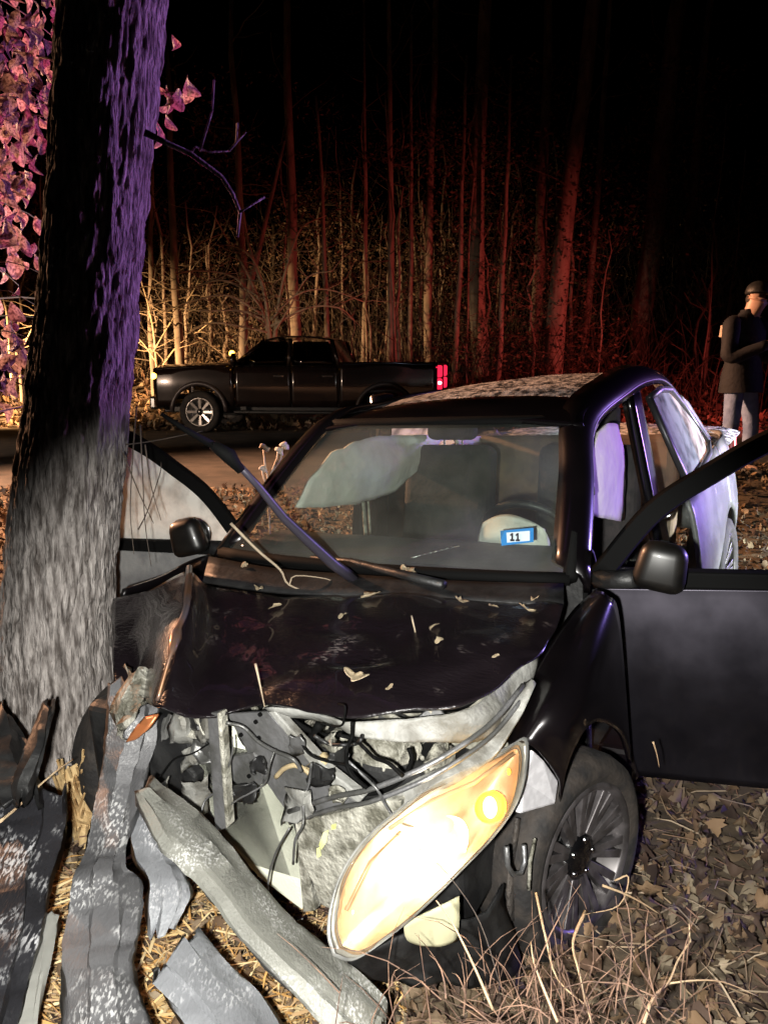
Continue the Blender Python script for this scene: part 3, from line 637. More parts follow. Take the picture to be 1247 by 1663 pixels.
for x, y in ((392, 1193), (421, 1198), (395, 1180), (423, 1160), (416, 1172), (405, 1260), (478, 1290), (497, 1292), (540, 1275)):
    b = MB(); b.lathe([(.006, 0), (.006, .004), (.0005, .004)], CX(x, y, 0, .4825), 0, 10); b.build('bolt_hole', SEAL, br)
st = slab([(336, 1158), (356, 1158), (369, 1345), (349, 1352)], .55, 'hood_latch_strut', STEEL, .03)
slab([(352, 1158), (358, 1158), (371, 1342), (366, 1347)], .556, 'strut_edge', STEELL, .03, par=st)
slab([(312, 1165), (348, 1160), (362, 1222), (352, 1242), (330, 1240), (318, 1215)], .50, 'horn_bracket', STEEL, .02)
slab([(258, 1195), (300, 1190), (310, 1215), (296, 1238), (318, 1262), (314, 1290), (280, 1296), (245, 1272), (240, 1240)], .44, 'crushed_shroud', BLACK, .06, bevel=.01)
b = MB(); b.patch([[CX(x, y, 0, .46+.02*(i % 2)) for i, (x, y) in enumerate(r)] for r in ([(265, 1165), (290, 1158), (315, 1165)], [(262, 1190), (285, 1180), (312, 1175)], [(262, 1203), (290, 1195), (318, 1185)])], 4, 4); b.jitter(.02, 18); b.build('torn_foil', M('foil', (.5, .5, .48), .3, .8, bump=.6, bscale=40), car, solid=.003)
# headlight carrier and tie bar
hb = slab([(478, 1335), (560, 1318), (612, 1300), (650, 1300), (655, 1330), (600, 1375), (565, 1430), (545, 1480), (520, 1470), (505, 1430), (485, 1390)], .50, 'headlight_carrier', STEELL, .03)
YM = M('yellow_marker', (.55, .60, .12), .6, 0, (.62, .62, .35), 20)
for q in ([(525, 1352), (533, 1348), (530, 1368), (522, 1380), (518, 1372)], [(538, 1340), (545, 1338), (545, 1346), (538, 1348)], [(514, 1378), (519, 1376), (521, 1390), (515, 1394)]): slab(q, .503, 'paint_mark', YM, .002, par=hb, bevel=0)
b = MB()
for off, r_ in ((.012, .007), (-.020, .006)):
    b.tube([tuple(p) for p in catmull([CX(x, y, 0, xx) + Vector((0, 0, off)) for x, y, xx in ((470, 1325, .50), (540, 1302, .52), (600, 1290, .53), (680, 1258, .50), (740, 1225, .44), (800, 1180, .34), (850, 1120, .22))], 4)], r_, 8)
b.build('tie_bar', STEEL, car, smooth=True)
b = MB(); b.patch([[CX(x, y, 0, xx) for x, y, xx in r] for r in ([(596, 1302, .47), (656, 1274, .46), (728, 1238, .41), (795, 1192, .31), (850, 1114, .20)], [(598, 1315, .48), (663, 1290, .47), (734, 1254, .43), (803, 1207, .32), (862, 1104, .2)], [(606, 1330, .48), (668, 1306, .48), (740, 1268, .43), (812, 1218, .33), (868, 1110, .2)])], 4, 5); b.jitter(.006, 12)
b.build('upper_rail', PRIMER, car, smooth=True, solid=.01)
# underside lip of the hood
b = MB(); b.patch([[CX(x, y, 2, z) for x, y, z in r] for r in (
    [(430, 1150, .825), (500, 1156, .825), (560, 1172, .835), (680, 1162, .845), (762, 1150, .855), (815, 1105, .86), (876, 1064, .875)],
    [(440, 1158, .81), (510, 1166, .81), (570, 1184, .82), (690, 1180, .82), (785, 1172, .82), (838, 1128, .81), (873, 1080, .84)],
    [(450, 1164, .79), (520, 1174, .79), (580, 1196, .80), (680, 1204, .79), (795, 1200, .76), (842, 1150, .76), (868, 1092, .80)])], 4, 5)
b.jitter(.009, 16); b.build('hood_underside', PRIMER, car, smooth=True, solid=.006, label='pale inner skin showing under the bent hood edge')
# engine: round cover, manifolds, hoses
b = MB(); c0 = CX(615, 1235, 0, .36); b.lathe([(.001, .03), (.062, .028), (.078, .015), (.082, -.02), (.082, -.12)], c0, 0, 28); b.lathe([(.03, .034), (.036, .034), (.036, .02)], c0, 0, 24); en = b.build('intake_cover', STEELL, car, smooth=True)
b = MB()
for x, y, xx, r_ in ((540, 1225, .34, .05), (575, 1200, .30, .045), (660, 1220, .33, .04), (520, 1185, .30, .04), (700, 1230, .36, .03), (490, 1215, .32, .035)): b.ball(CX(x, y, 0, xx), r_, 14, 9, (1, 1.1, .9))
b.jitter(.03, 22); b.jitter(.012, 60); b.build('engine_casting', bpy.data.materials['grimy_alloy'] if 'grimy_alloy' in bpy.data.materials else M('grimy_alloy', (.30, .29, .24), .6, .1, (.06, .055, .045), 22, 10, bump=1, bscale=60), car, smooth=30)
b = MB(); b.patch([[CX(x, y, 0, .24) for x, y in r] for r in ([(420, 1150), (560, 1165), (700, 1165), (800, 1140)], [(430, 1230), (560, 1240), (700, 1225), (800, 1190)], [(470, 1320), (570, 1320), (700, 1280), (800, 1230)])], 6, 6); b.jitter(.04, 10); b.build('engine_front', M('engine_grime', (.16, .155, .125), .6, .2, (.30, .29, .24), 11, bump=.7), car, smooth=True)
b = MB(); b.tube([tuple(p) for p in catmull([CX(x, y, 0, .42) for x, y in ((430, 1150), (455, 1185), (482, 1210), (505, 1200), (520, 1175))], 4)], .013, 7); b.tube([tuple(p) for p in catmull([CX(x, y, 0, .42) for x, y in ((445, 1160), (475, 1170), (500, 1185), (530, 1195), (565, 1190))], 4)], .008, 7); b.tube([tuple(p) for p in catmull([CX(x, y, 0, .45) for x, y in ((572, 1285), (610, 1288), (650, 1268), (668, 1235), (664, 1215))], 4)], .006, 7); b.build('hose', SEAL, car, smooth=True)
b = MB(); b.tube([tuple(p) for p in catmull([CX(x, y, 0, .49) for x, y in ((448, 1262), (462, 1248), (480, 1243), (498, 1252), (512, 1265), (535, 1268))], 4)], .007, 7); b.tube([tuple(p) for p in catmull([CX(x, y, 0, .47) for x, y in ((500, 1250), (518, 1238), (530, 1232))], 4)], [.012]*4+[.018]*5, 8); b.build('tan_hose', TAN, car, smooth=True)
b = MB(); b.tube([tuple(p) for p in catmull([CX(x, y, 0, .52) for x, y in ((470, 1345), (448, 1385), (436, 1430), (440, 1470), (470, 1495), (492, 1492))], 5)], .003, 5); b.build('cable', STEEL, car, smooth=True)
random.seed(77)
for k in range(46):
    px, py = random.uniform(425, 735), random.uniform(1165, 1300); py = min(py, 1330 - .27*(px-430)); xx = random.uniform(.27, .37); p = CX(px, py, 0, xx); b = MB(); t_ = random.random(); mt = random.choice([STEELL, STEELL, STEEL, BLACK, TAN, PRIMER])
    if t_ < .4:
        b.box(p, (random.uniform(.02, .05), random.uniform(.02, .09), random.uniform(.012, .05)), Euler((random.uniform(-.8, .8), random.uniform(-.6, .6), random.uniform(-.8, .8))).to_matrix()); b.build('engine_bracket', mt, car, bevel=.004)
    elif t_ < .75:
        Q = [p]; dv = Vector((random.uniform(-.2, .2), random.uniform(-1, 1), random.uniform(-.8, .8)))
        for j in range(4): dv = (dv + Vector((random.uniform(-.3, .3), random.uniform(-.6, .6), random.uniform(-.6, .6)))).normalized(); Q.append(Q[-1]+dv*random.uniform(.02, .05))
        b.tube([tuple(q) for q in catmull(Q, 4)], random.choice([.004, .006, .010, .014]), 7); b.build('engine_pipe', mt, car, smooth=True)
    else:
        r_ = random.uniform(.008, .028); b.lathe([(.001, .02), (r_*.7, .02), (r_, .012), (r_, -.04)], p, 0, 14); b.build('engine_cap', mt, car, smooth=40)
for k in range(11):
    x0, y0 = random.uniform(330, 620), random.uniform(1170, 1240); Q = [(x0, y0)]; a = random.uniform(-.3, 2.2)
    for j in range(5): a += random.uniform(-.7, .7); Q.append((Q[-1][0]+random.uniform(15, 34)*math.cos(a), min(1420, Q[-1][1]+random.uniform(12, 32)*math.sin(a)+8)))
    b = MB(); b.tube([tuple(p) for p in catmull([CX(x, y, 0, .53+random.uniform(-.015, .02)) for x, y in Q], 4)], random.choice([.0025, .0035, .005]), 6); b.build('wire', random.choice([SEAL, SEAL, BLACK, STEEL]), car, smooth=True)
for k in range(16):
    px, py, w_ = random.uniform(250, 560), random.uniform(1168, 1330), random.uniform(10, 26)
    b = MB(); b.patch([[CX(px+w_*i*random.uniform(.7, 1.3), py+w_*j*random.uniform(.6, 1.5), 0, .51+random.uniform(-.02, .03)) for i in (-1, 0, 1)] for j in (-1, 0, 1)], 3, 3); b.jitter(.012, 40, k); b.build('torn_shard', random.choice([STEELL, STEEL, BLACK, PRIMER, BLACK]), car, smooth=30, solid=.003)
# crumpled fender metal and reddish lamp shard beside the tree
b = MB(); b.patch([[CD(x, y, d) for x, y, d in r] for r in ([(192, 1095, 2.55), (215, 1085, 2.5), (240, 1105, 2.5)], [(188, 1140, 2.5), (205, 1150, 2.42), (230, 1150, 2.5)], [(182, 1190, 2.5), (200, 1200, 2.44), (215, 1200, 2.48)])], 5, 5); b.jitter(.045, 19, 4); b.jitter(.015, 50); b.build('crumpled_inner_fender', STEELL, car, smooth=25, solid=.005)
b = MB(); b.patch([[CD(x, y, d) for x, y, d in r] for r in ([(236, 1165, 2.40), (258, 1160, 2.38)], [(215, 1190, 2.40), (240, 1185, 2.37)], [(205, 1205, 2.42), (222, 1200, 2.40)])], 4, 4); b.build('lamp_shard', M('copper_shard', (.45, .16, .06), .35, .4), car, smooth=True, solid=.008)

# ---- headlight
def headlight():
    h = empty('headlight', (0, 0, 0), car)
    OUT = [(545, 1548), (536, 1515), (540, 1470), (556, 1420), (590, 1368), (640, 1322), (700, 1278), (760, 1248), (820, 1217), (851, 1204), (851, 1255), (836, 1308), (800, 1360), (750, 1412), (690, 1472), (620, 1530), (575, 1556)]
    OUT = [tuple(p) for p in catmull(OUT + [OUT[0]], 4)][:-1]
    cx_, cy_ = 700, 1390
    def dd(px, py): t = ((px-545)*.66 + (1548-py)*.75)/470.; return 1.80 + .32*t
    vd = (CARI.to_3x3() @ ray(cx_, cy_)).normalized()
    def shell(scales, off):
        G_ = []
        for s_, o_ in zip(scales, off):
            G_.append([CD(cx_+(x-cx_)*s_, cy_+(y-cy_)*s_, dd(cx_+(x-cx_)*s_, cy_+(y-cy_)*s_)) + vd*o_ for x, y in OUT])
        b = MB(); b.grid(G_, True); return b
    b = shell([1, .97, .88, .72, .5, .25, .02], [0, -.014, -.032, -.046, -.054, -.058, -.059])
    b.build('lens', glass('lamp_lens', (.97, .95, .90), .05, (.8, .7, .55), fscale=2), h, smooth=True)
    b = shell([1.0, 1.03, 1.03, .96, .93], [.0, .0, .03, .03, .008]); b.build('lamp_bezel', M('clear_bezel', (.14, .14, .135), .25, .3, (.30, .30, .28), 9), h, smooth=True)
    b = shell([1.02, .97, .8, .5, .02], [.03, .13, .17, .19, .20]); b.build('lamp_housing', BLACK, h, smooth=True)
    b = shell([.955, .90, .78, .55, .3, .02], [.012, .05, .09, .115, .125, .13])
    b.jitter(.006, 22, 6)
    b.build('reflector', M('lamp_reflector', (.30, .185, .10), .4, .2, (.42, .29, .18), 9), h, smooth=True)
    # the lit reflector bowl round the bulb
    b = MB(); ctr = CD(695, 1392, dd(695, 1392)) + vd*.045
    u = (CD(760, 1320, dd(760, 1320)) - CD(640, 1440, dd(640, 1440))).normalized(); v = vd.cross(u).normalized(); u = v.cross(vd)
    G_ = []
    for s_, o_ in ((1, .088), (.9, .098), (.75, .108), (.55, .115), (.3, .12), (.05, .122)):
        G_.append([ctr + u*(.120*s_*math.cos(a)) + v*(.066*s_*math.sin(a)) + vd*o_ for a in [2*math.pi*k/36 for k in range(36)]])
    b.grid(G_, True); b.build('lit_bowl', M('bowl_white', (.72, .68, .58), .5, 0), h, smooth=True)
    b = MB(); b.ball(ctr + vd*.01, .020, 16, 10); b.build('bulb', emis('bulb_glow', (1, .93, .78), 260), h, smooth=True)
    c2 = CD(797, 1310, dd(797, 1310)) + vd*.03
    b = MB(); G_ = []
    for s_, o_ in ((1, -.01), (.9, .012), (.6, .03), (.1, .036)):
        G_.append([c2 + u*(.040*s_*math.cos(a)) + v*(.036*s_*math.sin(a)) + vd*o_ for a in [2*math.pi*k/24 for k in range(24)]])
    b.grid(G_, True); b.build('turn_signal_cup', M('amber_cup', (.95, .55, .06), .4), h, smooth=True)
    b = MB(); b.ball(c2 + vd*.006, .022, 14, 10, (.8, .8, 1.3)); b.build('turn_signal_bulb', emis('amber_glow', (1, .62, .06), 32), h, smooth=True)
    b = MB(); b.ball(CD(827, 1252, dd(827, 1252)) + vd*.02, .006, 10, 6, (.8, .8, 1.5)); b.build('side_marker_bulb', emis('marker_glow', (1, .5, .03), 7), h, smooth=True)
    b = MB(); b.tube([CD(x, y, dd(x, y)) + vd*.02 for x, y in ((632, 1345), (700, 1300), (770, 1270), (835, 1222))], .006, 6); b.tube([CD(x, y, dd(x, y)) + vd*.03 for x, y in ((560, 1480), (600, 1400), (650, 1350))], .005, 6); b.build('lamp_divider', bpy.data.materials['lamp_reflector'], h, smooth=True)
    return ctr, vd
hctr, hvd = headlight()
hp = CARM @ (hctr - hvd*.012)
lamp('POINT', 'headlight_bulb_light', hp, (1, .88, .66), 5.5, size=.03)
lamp('POINT', 'turn_bulb_light', CARM @ (CD(797, 1310, 2.0) + hvd*.0), (1, .55, .08), 1.2, size=.015)
# splash guard hanging under the lamp
b = MB(); b.patch([[CD(x, y, d) for x, y, d in r] for r in ([(655, 1500, 1.95), (700, 1478, 1.98), (745, 1455, 2.0)], [(660, 1525, 1.97), (705, 1515, 1.99), (745, 1500, 2.0)], [(685, 1536, 2.0), (715, 1536, 2.0), (740, 1528, 2.02)])], 4, 4); b.build('fog_lamp_cover', M('yellowed_plastic', (.42, .40, .26), .4), car, smooth=True, solid=.006)
b = MB(); b.patch([[CD(x, y, d) for x, y, d in r] for r in ([(580, 1555, 1.95), (640, 1525, 2.0), (720, 1500, 2.05), (820, 1440, 2.2)], [(590, 1580, 2.0), (650, 1560, 2.05), (730, 1560, 2.1), (830, 1520, 2.25)], [(610, 1600, 2.08), (660, 1590, 2.1), (740, 1600, 2.15), (840, 1570, 2.3)])], 5, 5); b.jitter(.03, 10); b.build('splash_guard', BLACK, car, smooth=True, solid=.008)

# ------------------------------------------------------------------ torn-off pieces lying before the car
def strip(rows, name, mat, label, cat, group=None, bow=.03, th=.02, jit=.01, nu=12, nv=8, f=9):
    """rows of (x left, y left, x right, y right, height above the datum)"""
    G = []
    for i, (lx, ly, rx, ry, h) in enumerate(rows):
        row = []; torn = 16 if i in (0, len(rows)-1) else 3
        wob = [0] + [random.uniform(-.006, .006) for _ in range(6)] + [0]
        for k, dz in ((-.01, -.055), (0, -.004), (.05, 0), (.30, bow*.5), (.36, bow), (.70, bow), (.76, bow*.4), (.95, 0), (1, -.004), (1.01, -.05)):
            px, py = lx+(rx-lx)*k, ly+(ry-ly)*k
            row.append(Z(px + random.uniform(-4, 4), py + random.uniform(-torn, torn), h + dz + random.uniform(-.002, .002)))
        G.append(row)
    o = Vector(G[len(G)//2][2]); G = [[Vector(p)-o for p in r] for r in G]
    b = MB(); cols = [catmull([r[j] for r in G], nu) for j in range(len(G[0]))]
    b.grid([[cols[j][i] for j in range(len(cols))] for i in range(len(cols[0]))]); b.jitter(jit*.8, f, len(name)); b.crease(jit*.9, 16, 3, (1, .55, .5)); b.jitter(jit*.3, 40, 2)
    ob = b.build(name, mat, smooth=38, solid=th); ob.location = o
    return tag(ob, label, cat, group)
strip([(176, 1105, 262, 1100, .62), (176, 1160, 256, 1160, .55), (172, 1230, 246, 1225, .45), (160, 1295, 236, 1280, .38), (150, 1370, 212, 1355, .33), (128, 1430, 208, 1405, .31), (114, 1475, 228, 1432, .29), (108, 1540, 230, 1500, .27), (108, 1600, 212, 1570, .25), (104, 1650, 226, 1625, .23), (96, 1740, 262, 1700, .20)],
      'bumper_skin', SCRAPE, 'long scraped grey bumper strip leaning against the foot of the tree', 'bumper', 'torn bumper pieces', .022, .006, .012)
strip([(216, 1322, 240, 1318, .30), (216, 1362, 262, 1360, .27), (222, 1398, 282, 1398, .24), (240, 1430, 308, 1440, .22), (240, 1470, 300, 1478, .19), (244, 1512, 280, 1512, .15)],
      'bumper_shard', SCRAPE2, 'small pointed scuffed shard between the bumper strip and the long beam', 'bumper', 'torn bumper pieces', .010, .006, .008)
strip([(226, 1290, 244, 1264, .55), (262, 1372, 312, 1312, .50), (322, 1432, 362, 1360, .44), (388, 1515, 424, 1440, .38), (440, 1575, 492, 1506, .32), (500, 1630, 566, 1566, .27), (560, 1690, 618, 1612, .22), (600, 1720, 632, 1640, .20)],
      'bumper_beam', BEAM, 'long grey bumper beam lying diagonally below the white radiator', 'bumper', 'torn bumper pieces', .026, .008, .006)
strip([(252, 1588, 318, 1512, .20), (290, 1640, 368, 1566, .18), (335, 1700, 420, 1622, .16), (390, 1760, 470, 1690, .14)],
      'bumper_plate', SCRAPE2, 'flat blue-grey bumper panel lying on the straw with yellow smudges', 'bumper', 'torn bumper pieces', .015, .012, .004)
strip([(-40, 1300, 104, 1286, .36), (-40, 1350, 104, 1332, .33), (-50, 1420, 92, 1390, .30), (-60, 1490, 80, 1450, .27), (-70, 1560, 64, 1530, .24), (-80, 1640, 44, 1600, .21), (-90, 1760, 14, 1690, .18)],
      'bumper_cover', scuff('scuffed_black', (.012, .012, .014), (.42, .42, .43), .42, .45, 140, (1, .25, 1), .8), 'broad black bumper cover with a bright torn edge beside the tree', 'bumper', 'torn bumper pieces', .02, .008, .010)
strip([(66, 1494, 92, 1492, .16), (56, 1545, 82, 1540, .15), (42, 1605, 70, 1600, .14), (20, 1690, 50, 1690, .13)],
      'trim_bar', M('trim_alloy', (.36, .36, .33), .5, .3, bump=.2), 'narrow pale bar with rounded end beside the broad black cover', 'trim piece', None, .004, .012, .002)
strip([(-30, 1160, 12, 1158, .50), (-30, 1215, 42, 1205, .47), (-30, 1265, 62, 1262, .43), (-30, 1300, 70, 1300, .40)],
      'wheel_liner', BLACK, 'torn black wheel-arch liner propped at the tree foot above the cover', 'car part', None, .05, .012, .015)
strip([(70, 1150, 84, 1150, .60), (48, 1210, 76, 1200, .56), (26, 1262, 58, 1262, .50), (15, 1300, 50, 1300, .44)],
      'plastic_blade', BLACK, 'upright black plastic blade sticking up against the bark', 'car part', None, .02, .01, .006)
# pale wood splinters and straw between the pieces
def needles(name, n, xr, yr, zlo, zhi, L, w, cols, label, tilt=.25, kind='stuff', pix=None):
    if pix is None: x = rng.uniform(*xr, n); y = rng.uniform(*yr, n)
    else:
        P = [Z(*q, -.05) for q in pix]; x = np.array([p.x for p in P]); y = np.array([p.y for p in P]); n = len(P)
    z = gz(x, y) + rng.uniform(zlo, zhi, n)
    T = [(-.5, 0, 0), (-.5, 0, 1), (.1, .12, 0), (.1, .12, 1), (.5, 0, .5)]; F = [(0, 2, 1), (1, 2, 3), (2, 4, 3)]
    s = rng.uniform(*L, n); sc = np.stack([s, s, np.full(n, w)*rng.uniform(.5, 1.5, n)], 1)
    c = np.array(cols)[rng.integers(0, len(cols), n)]*rng.uniform(.7, 1.2, (n, 1))
    r = rots(n, tilt); roll = rng.uniform(0, 3.14, n); cr, sr = np.cos(roll), np.sin(roll); zz, oo = np.zeros(n), np.ones(n)
    r = r @ np.array([[oo, zz, zz], [zz, cr, -sr], [zz, sr, cr]]).transpose(2, 0, 1)
    return tag(soup(name, T, F, np.stack([x, y, z], 1), r, sc, c, STRAW), label, kind=kind)
poly = []
while len(poly) < 2600:
    px, py = random.uniform(40, 640), random.uniform(1400, 1680)
    poly.append((px, py))
needles('splinters', 0, None, None, .0, .09, (.05, .20), .006, [(.55, .38, .17), (.62, .48, .26), (.50, .28, .09), (.40, .26, .13)], 'pale splintered wood and straw between the torn bumper pieces', .3, pix=poly)
needles('straw', 6500, (-1.2, 4.2), (1.2, 5.5), .0, .06, (.06, .22), .004, [(.30, .21, .13), (.22, .13, .08), (.34, .26, .18), (.16, .09, .06)], 'dead straw and stems among the leaves', .2)

# ---- dry grass stems leaning up before the headlight
def stems(n, name, label):
    b = MB()
    for k in range(n):
        px, py = random.gauss(850, 130), random.uniform(1600, 1760); d = random.uniform(1.55, 2.1)
        a = random.gauss(-.25, .55); L = random.uniform(60, 240); q = random.uniform(-.5, .5)
        P = []
        for i in range(5):
            t = i/4; P.append(D(px + L*t*math.sin(a+q*t), py - L*t*math.cos(a+q*t) + 40*t*t, d + .06*t))
        b.tube(P, [.0016, .0015, .0013, .001, .0004], 3, False)
    return tag(b.build(name, M('dead_stem', (.20, .115, .075), .8, 0, (.08, .045, .032), 30)), label, kind='stuff')
stems(150, 'dry_grass', 'reddish dry grass stems bending up in front of the headlight')
STALK = M('stalk', (.48, .36, .22), .75, 0, (.34, .22, .13), 10)
def stalk(pts, d0, d1, r, label, name='dry_stalk', cat='stalk', mat=None, group=None, sides=()):
    n = len(pts); W_ = [D(x, y, d0+(d1-d0)*i/(n-1)) for i, (x, y) in enumerate(pts)]; o = W_[0].copy()
    b = MB(); P = catmull([tuple(p-o) for p in W_], 4); b.tube(P, list(np.linspace(r, r*.4, len(P))), 5)
    for sd in sides:
        Q = catmull([tuple(D(x, y, d0+(d1-d0)*.6+.01*i)-o) for i, (x, y) in enumerate(sd)], 3); b.tube(Q, list(np.linspace(r*.6, r*.25, len(Q))), 4)
    ob = b.build(name, mat or STALK, smooth=True); ob.location = o
    return tag(ob, label, cat, group)
stalk([(800, 1640), (770, 1570), (735, 1500), (708, 1462)], 1.62, 1.66, .0032, 'long pale stalk crossing the lower edge of the headlight')
stalk([(812, 1600), (780, 1500), (735, 1430), (690, 1385), (620, 1340)], 1.64, 1.60, .0013, 'hair-thin stem arching across the lit headlight', mat=DTWIG)
stalk([(905, 1660), (880, 1600), (866, 1560), (862, 1530)], 1.6, 1.7, .003, 'orange stalk standing in the grass below the front wheel')
stalk([(1045, 1662), (1060, 1620), (1085, 1595), (1100, 1560), (1122, 1526)], 1.75, 1.95, .0042, 'bare forked twig standing up from the leaves at the bottom edge', 'bare_twig', 'twig', sides=[[(1085, 1597), (1130, 1592), (1175, 1595), (1230, 1618)], [(1120, 1530), (1118, 1500)]])
stalk([(978, 1438), (1010, 1450), (1040, 1465), (1070, 1484)], 2.2, 2.25, .004, 'pale bent stick lying by the front tyre', 'bare_twig', 'twig')
stalk([(950, 1480), (930, 1530), (940, 1580), (960, 1662)], 1.9, 1.7, .004, 'brown stem bowed down beside the front wheel', 'dry_stalk')
stalk([(870, 1450), (885, 1520), (905, 1590), (960, 1640)], 1.95, 1.75, .0035, 'red-brown stem leaning away from the fender', 'dry_stalk')
stalk([(998, 1430), (1020, 1424), (1005, 1470), (950, 1485)], 2.25, 2.2, .003, 'curled root loop beside the tyre', 'bare_twig', 'twig')
stalk([(1060, 1205), (1066, 1225), (1070, 1246)], 2.45, 2.5, .003, 'short grey twig under the open driver door', 'bare_twig', 'twig')
stalk([(0, 1335), (30, 1310), (60, 1280), (95, 1250), (120, 1233)], 2.25, 2.6, .0045, 'pale curved twig leaning on the tree foot', 'bare_twig', 'twig')
stalk([(375, 850), (420, 895), (455, 925), (470, 950), (520, 965), (555, 958)], 2.85, 2.8, .006, 'forked bare branch lying on the base of the windscreen', 'bare_twig', 'twig', TWIGM, sides=[[(470, 950), (480, 935), (530, 940), (548, 950)]])
stalk([(415, 1078), (422, 1110), (430, 1148)], 2.20, 2.16, .004, 'thin broken twig on the front of the hood', 'bare_twig', 'twig', TWIGM)
stalk([(668, 1000), (676, 1035), (680, 1065)], 2.40, 2.32, .003, 'fine upright twig lying on the middle of the hood', 'bare_twig', 'twig', TWIGM)
VG = 'thin dark twigs before the passenger door'
for i, pts in enumerate(([(222, 660), (216, 740), (212, 830), (218, 900)], [(228, 690), (232, 770), (236, 850), (246, 920)], [(236, 722), (246, 790), (262, 845)], [(205, 722), (250, 716), (330, 700)], [(200, 735), (226, 800), (250, 850)], [(225, 860), (240, 830), (260, 770), (262, 750)])):
    stalk(pts, 2.95, 3.05, .003, 'hair-thin dark twig hanging before the fogged passenger window', 'bare_twig', 'twig', DTWIG, VG)

# ---- dead leaves on the car
def leaf(px, py, z, s, label, folded=False, rz=None, d=None):
    p = CARM @ CX(px, py, 2, z + .012) if d is None else D(px, py, d)
    b = MB(); c = [random.uniform(-.9, .9), random.uniform(.6, 1.6), random.uniform(-.8, .8)]
    b.add([(x*random.uniform(.4, 1.3), (y-.45)*random.uniform(.7, 1.2), zz + c[0]*(y-.5)**2 + c[1]*x*x + c[2]*x*y + random.uniform(-.08, .08)) for x, y, zz in LV], LF)
    o = b.build('dry_leaf', DLEAF, smooth=True, solid=.02, sub=1); o.location = p; o.scale = (s, s, s)
    o.rotation_euler = (random.uniform(-.2, .5), random.uniform(-.3, .3), random.uniform(0, 6.28) if rz is None else rz)
    return tag(o, label, 'leaf', 'dead leaves on the crumpled car')
for a in ((662, 930, .965, .085, 'biggest curled leaf caught under the wiper at the windscreen'), (604, 966, .955, .075, 'tan curled leaf at the rear edge of the hood below the wiper'),
          (578, 1100, .895, .085, 'pale torn leaf shaped like a moustache on the front of the hood'), (632, 1118, .885, .025, 'tiny pale leaf scrap beside the torn leaf on the hood'),
          (856, 992, .94, .06, 'tan leaf on the hood near the driver side pillar'), (868, 972, .95, .035, 'small curled leaf just under the windscreen corner'),
          (704, 1016, .935, .035, 'small whitish leaf near the middle of the hood'), (713, 1040, .93, .03, 'narrow leaf scrap below the small whitish leaf'),
          (748, 978, .945, .045, 'brown leaf at the rear of the hood under the glass'), (800, 985, .94, .035, 'flat orange leaf scrap at the rear of the hood'),
          (556, 1000, .93, .04, 'thin pale leaf scrap on the hood behind the fold'), (420, 955, .95, .045, 'pale leaf among the twigs on the cowl'), (446, 985, .93, .04, 'crumpled leaf scrap beside the hood fold'), (398, 920, .96, .045, 'brown leaf wedged at the passenger corner of the windscreen'),
          (804, 1066, .91, .022, 'lone pale speck of leaf towards the fender edge of the hood')):
    leaf(*a)

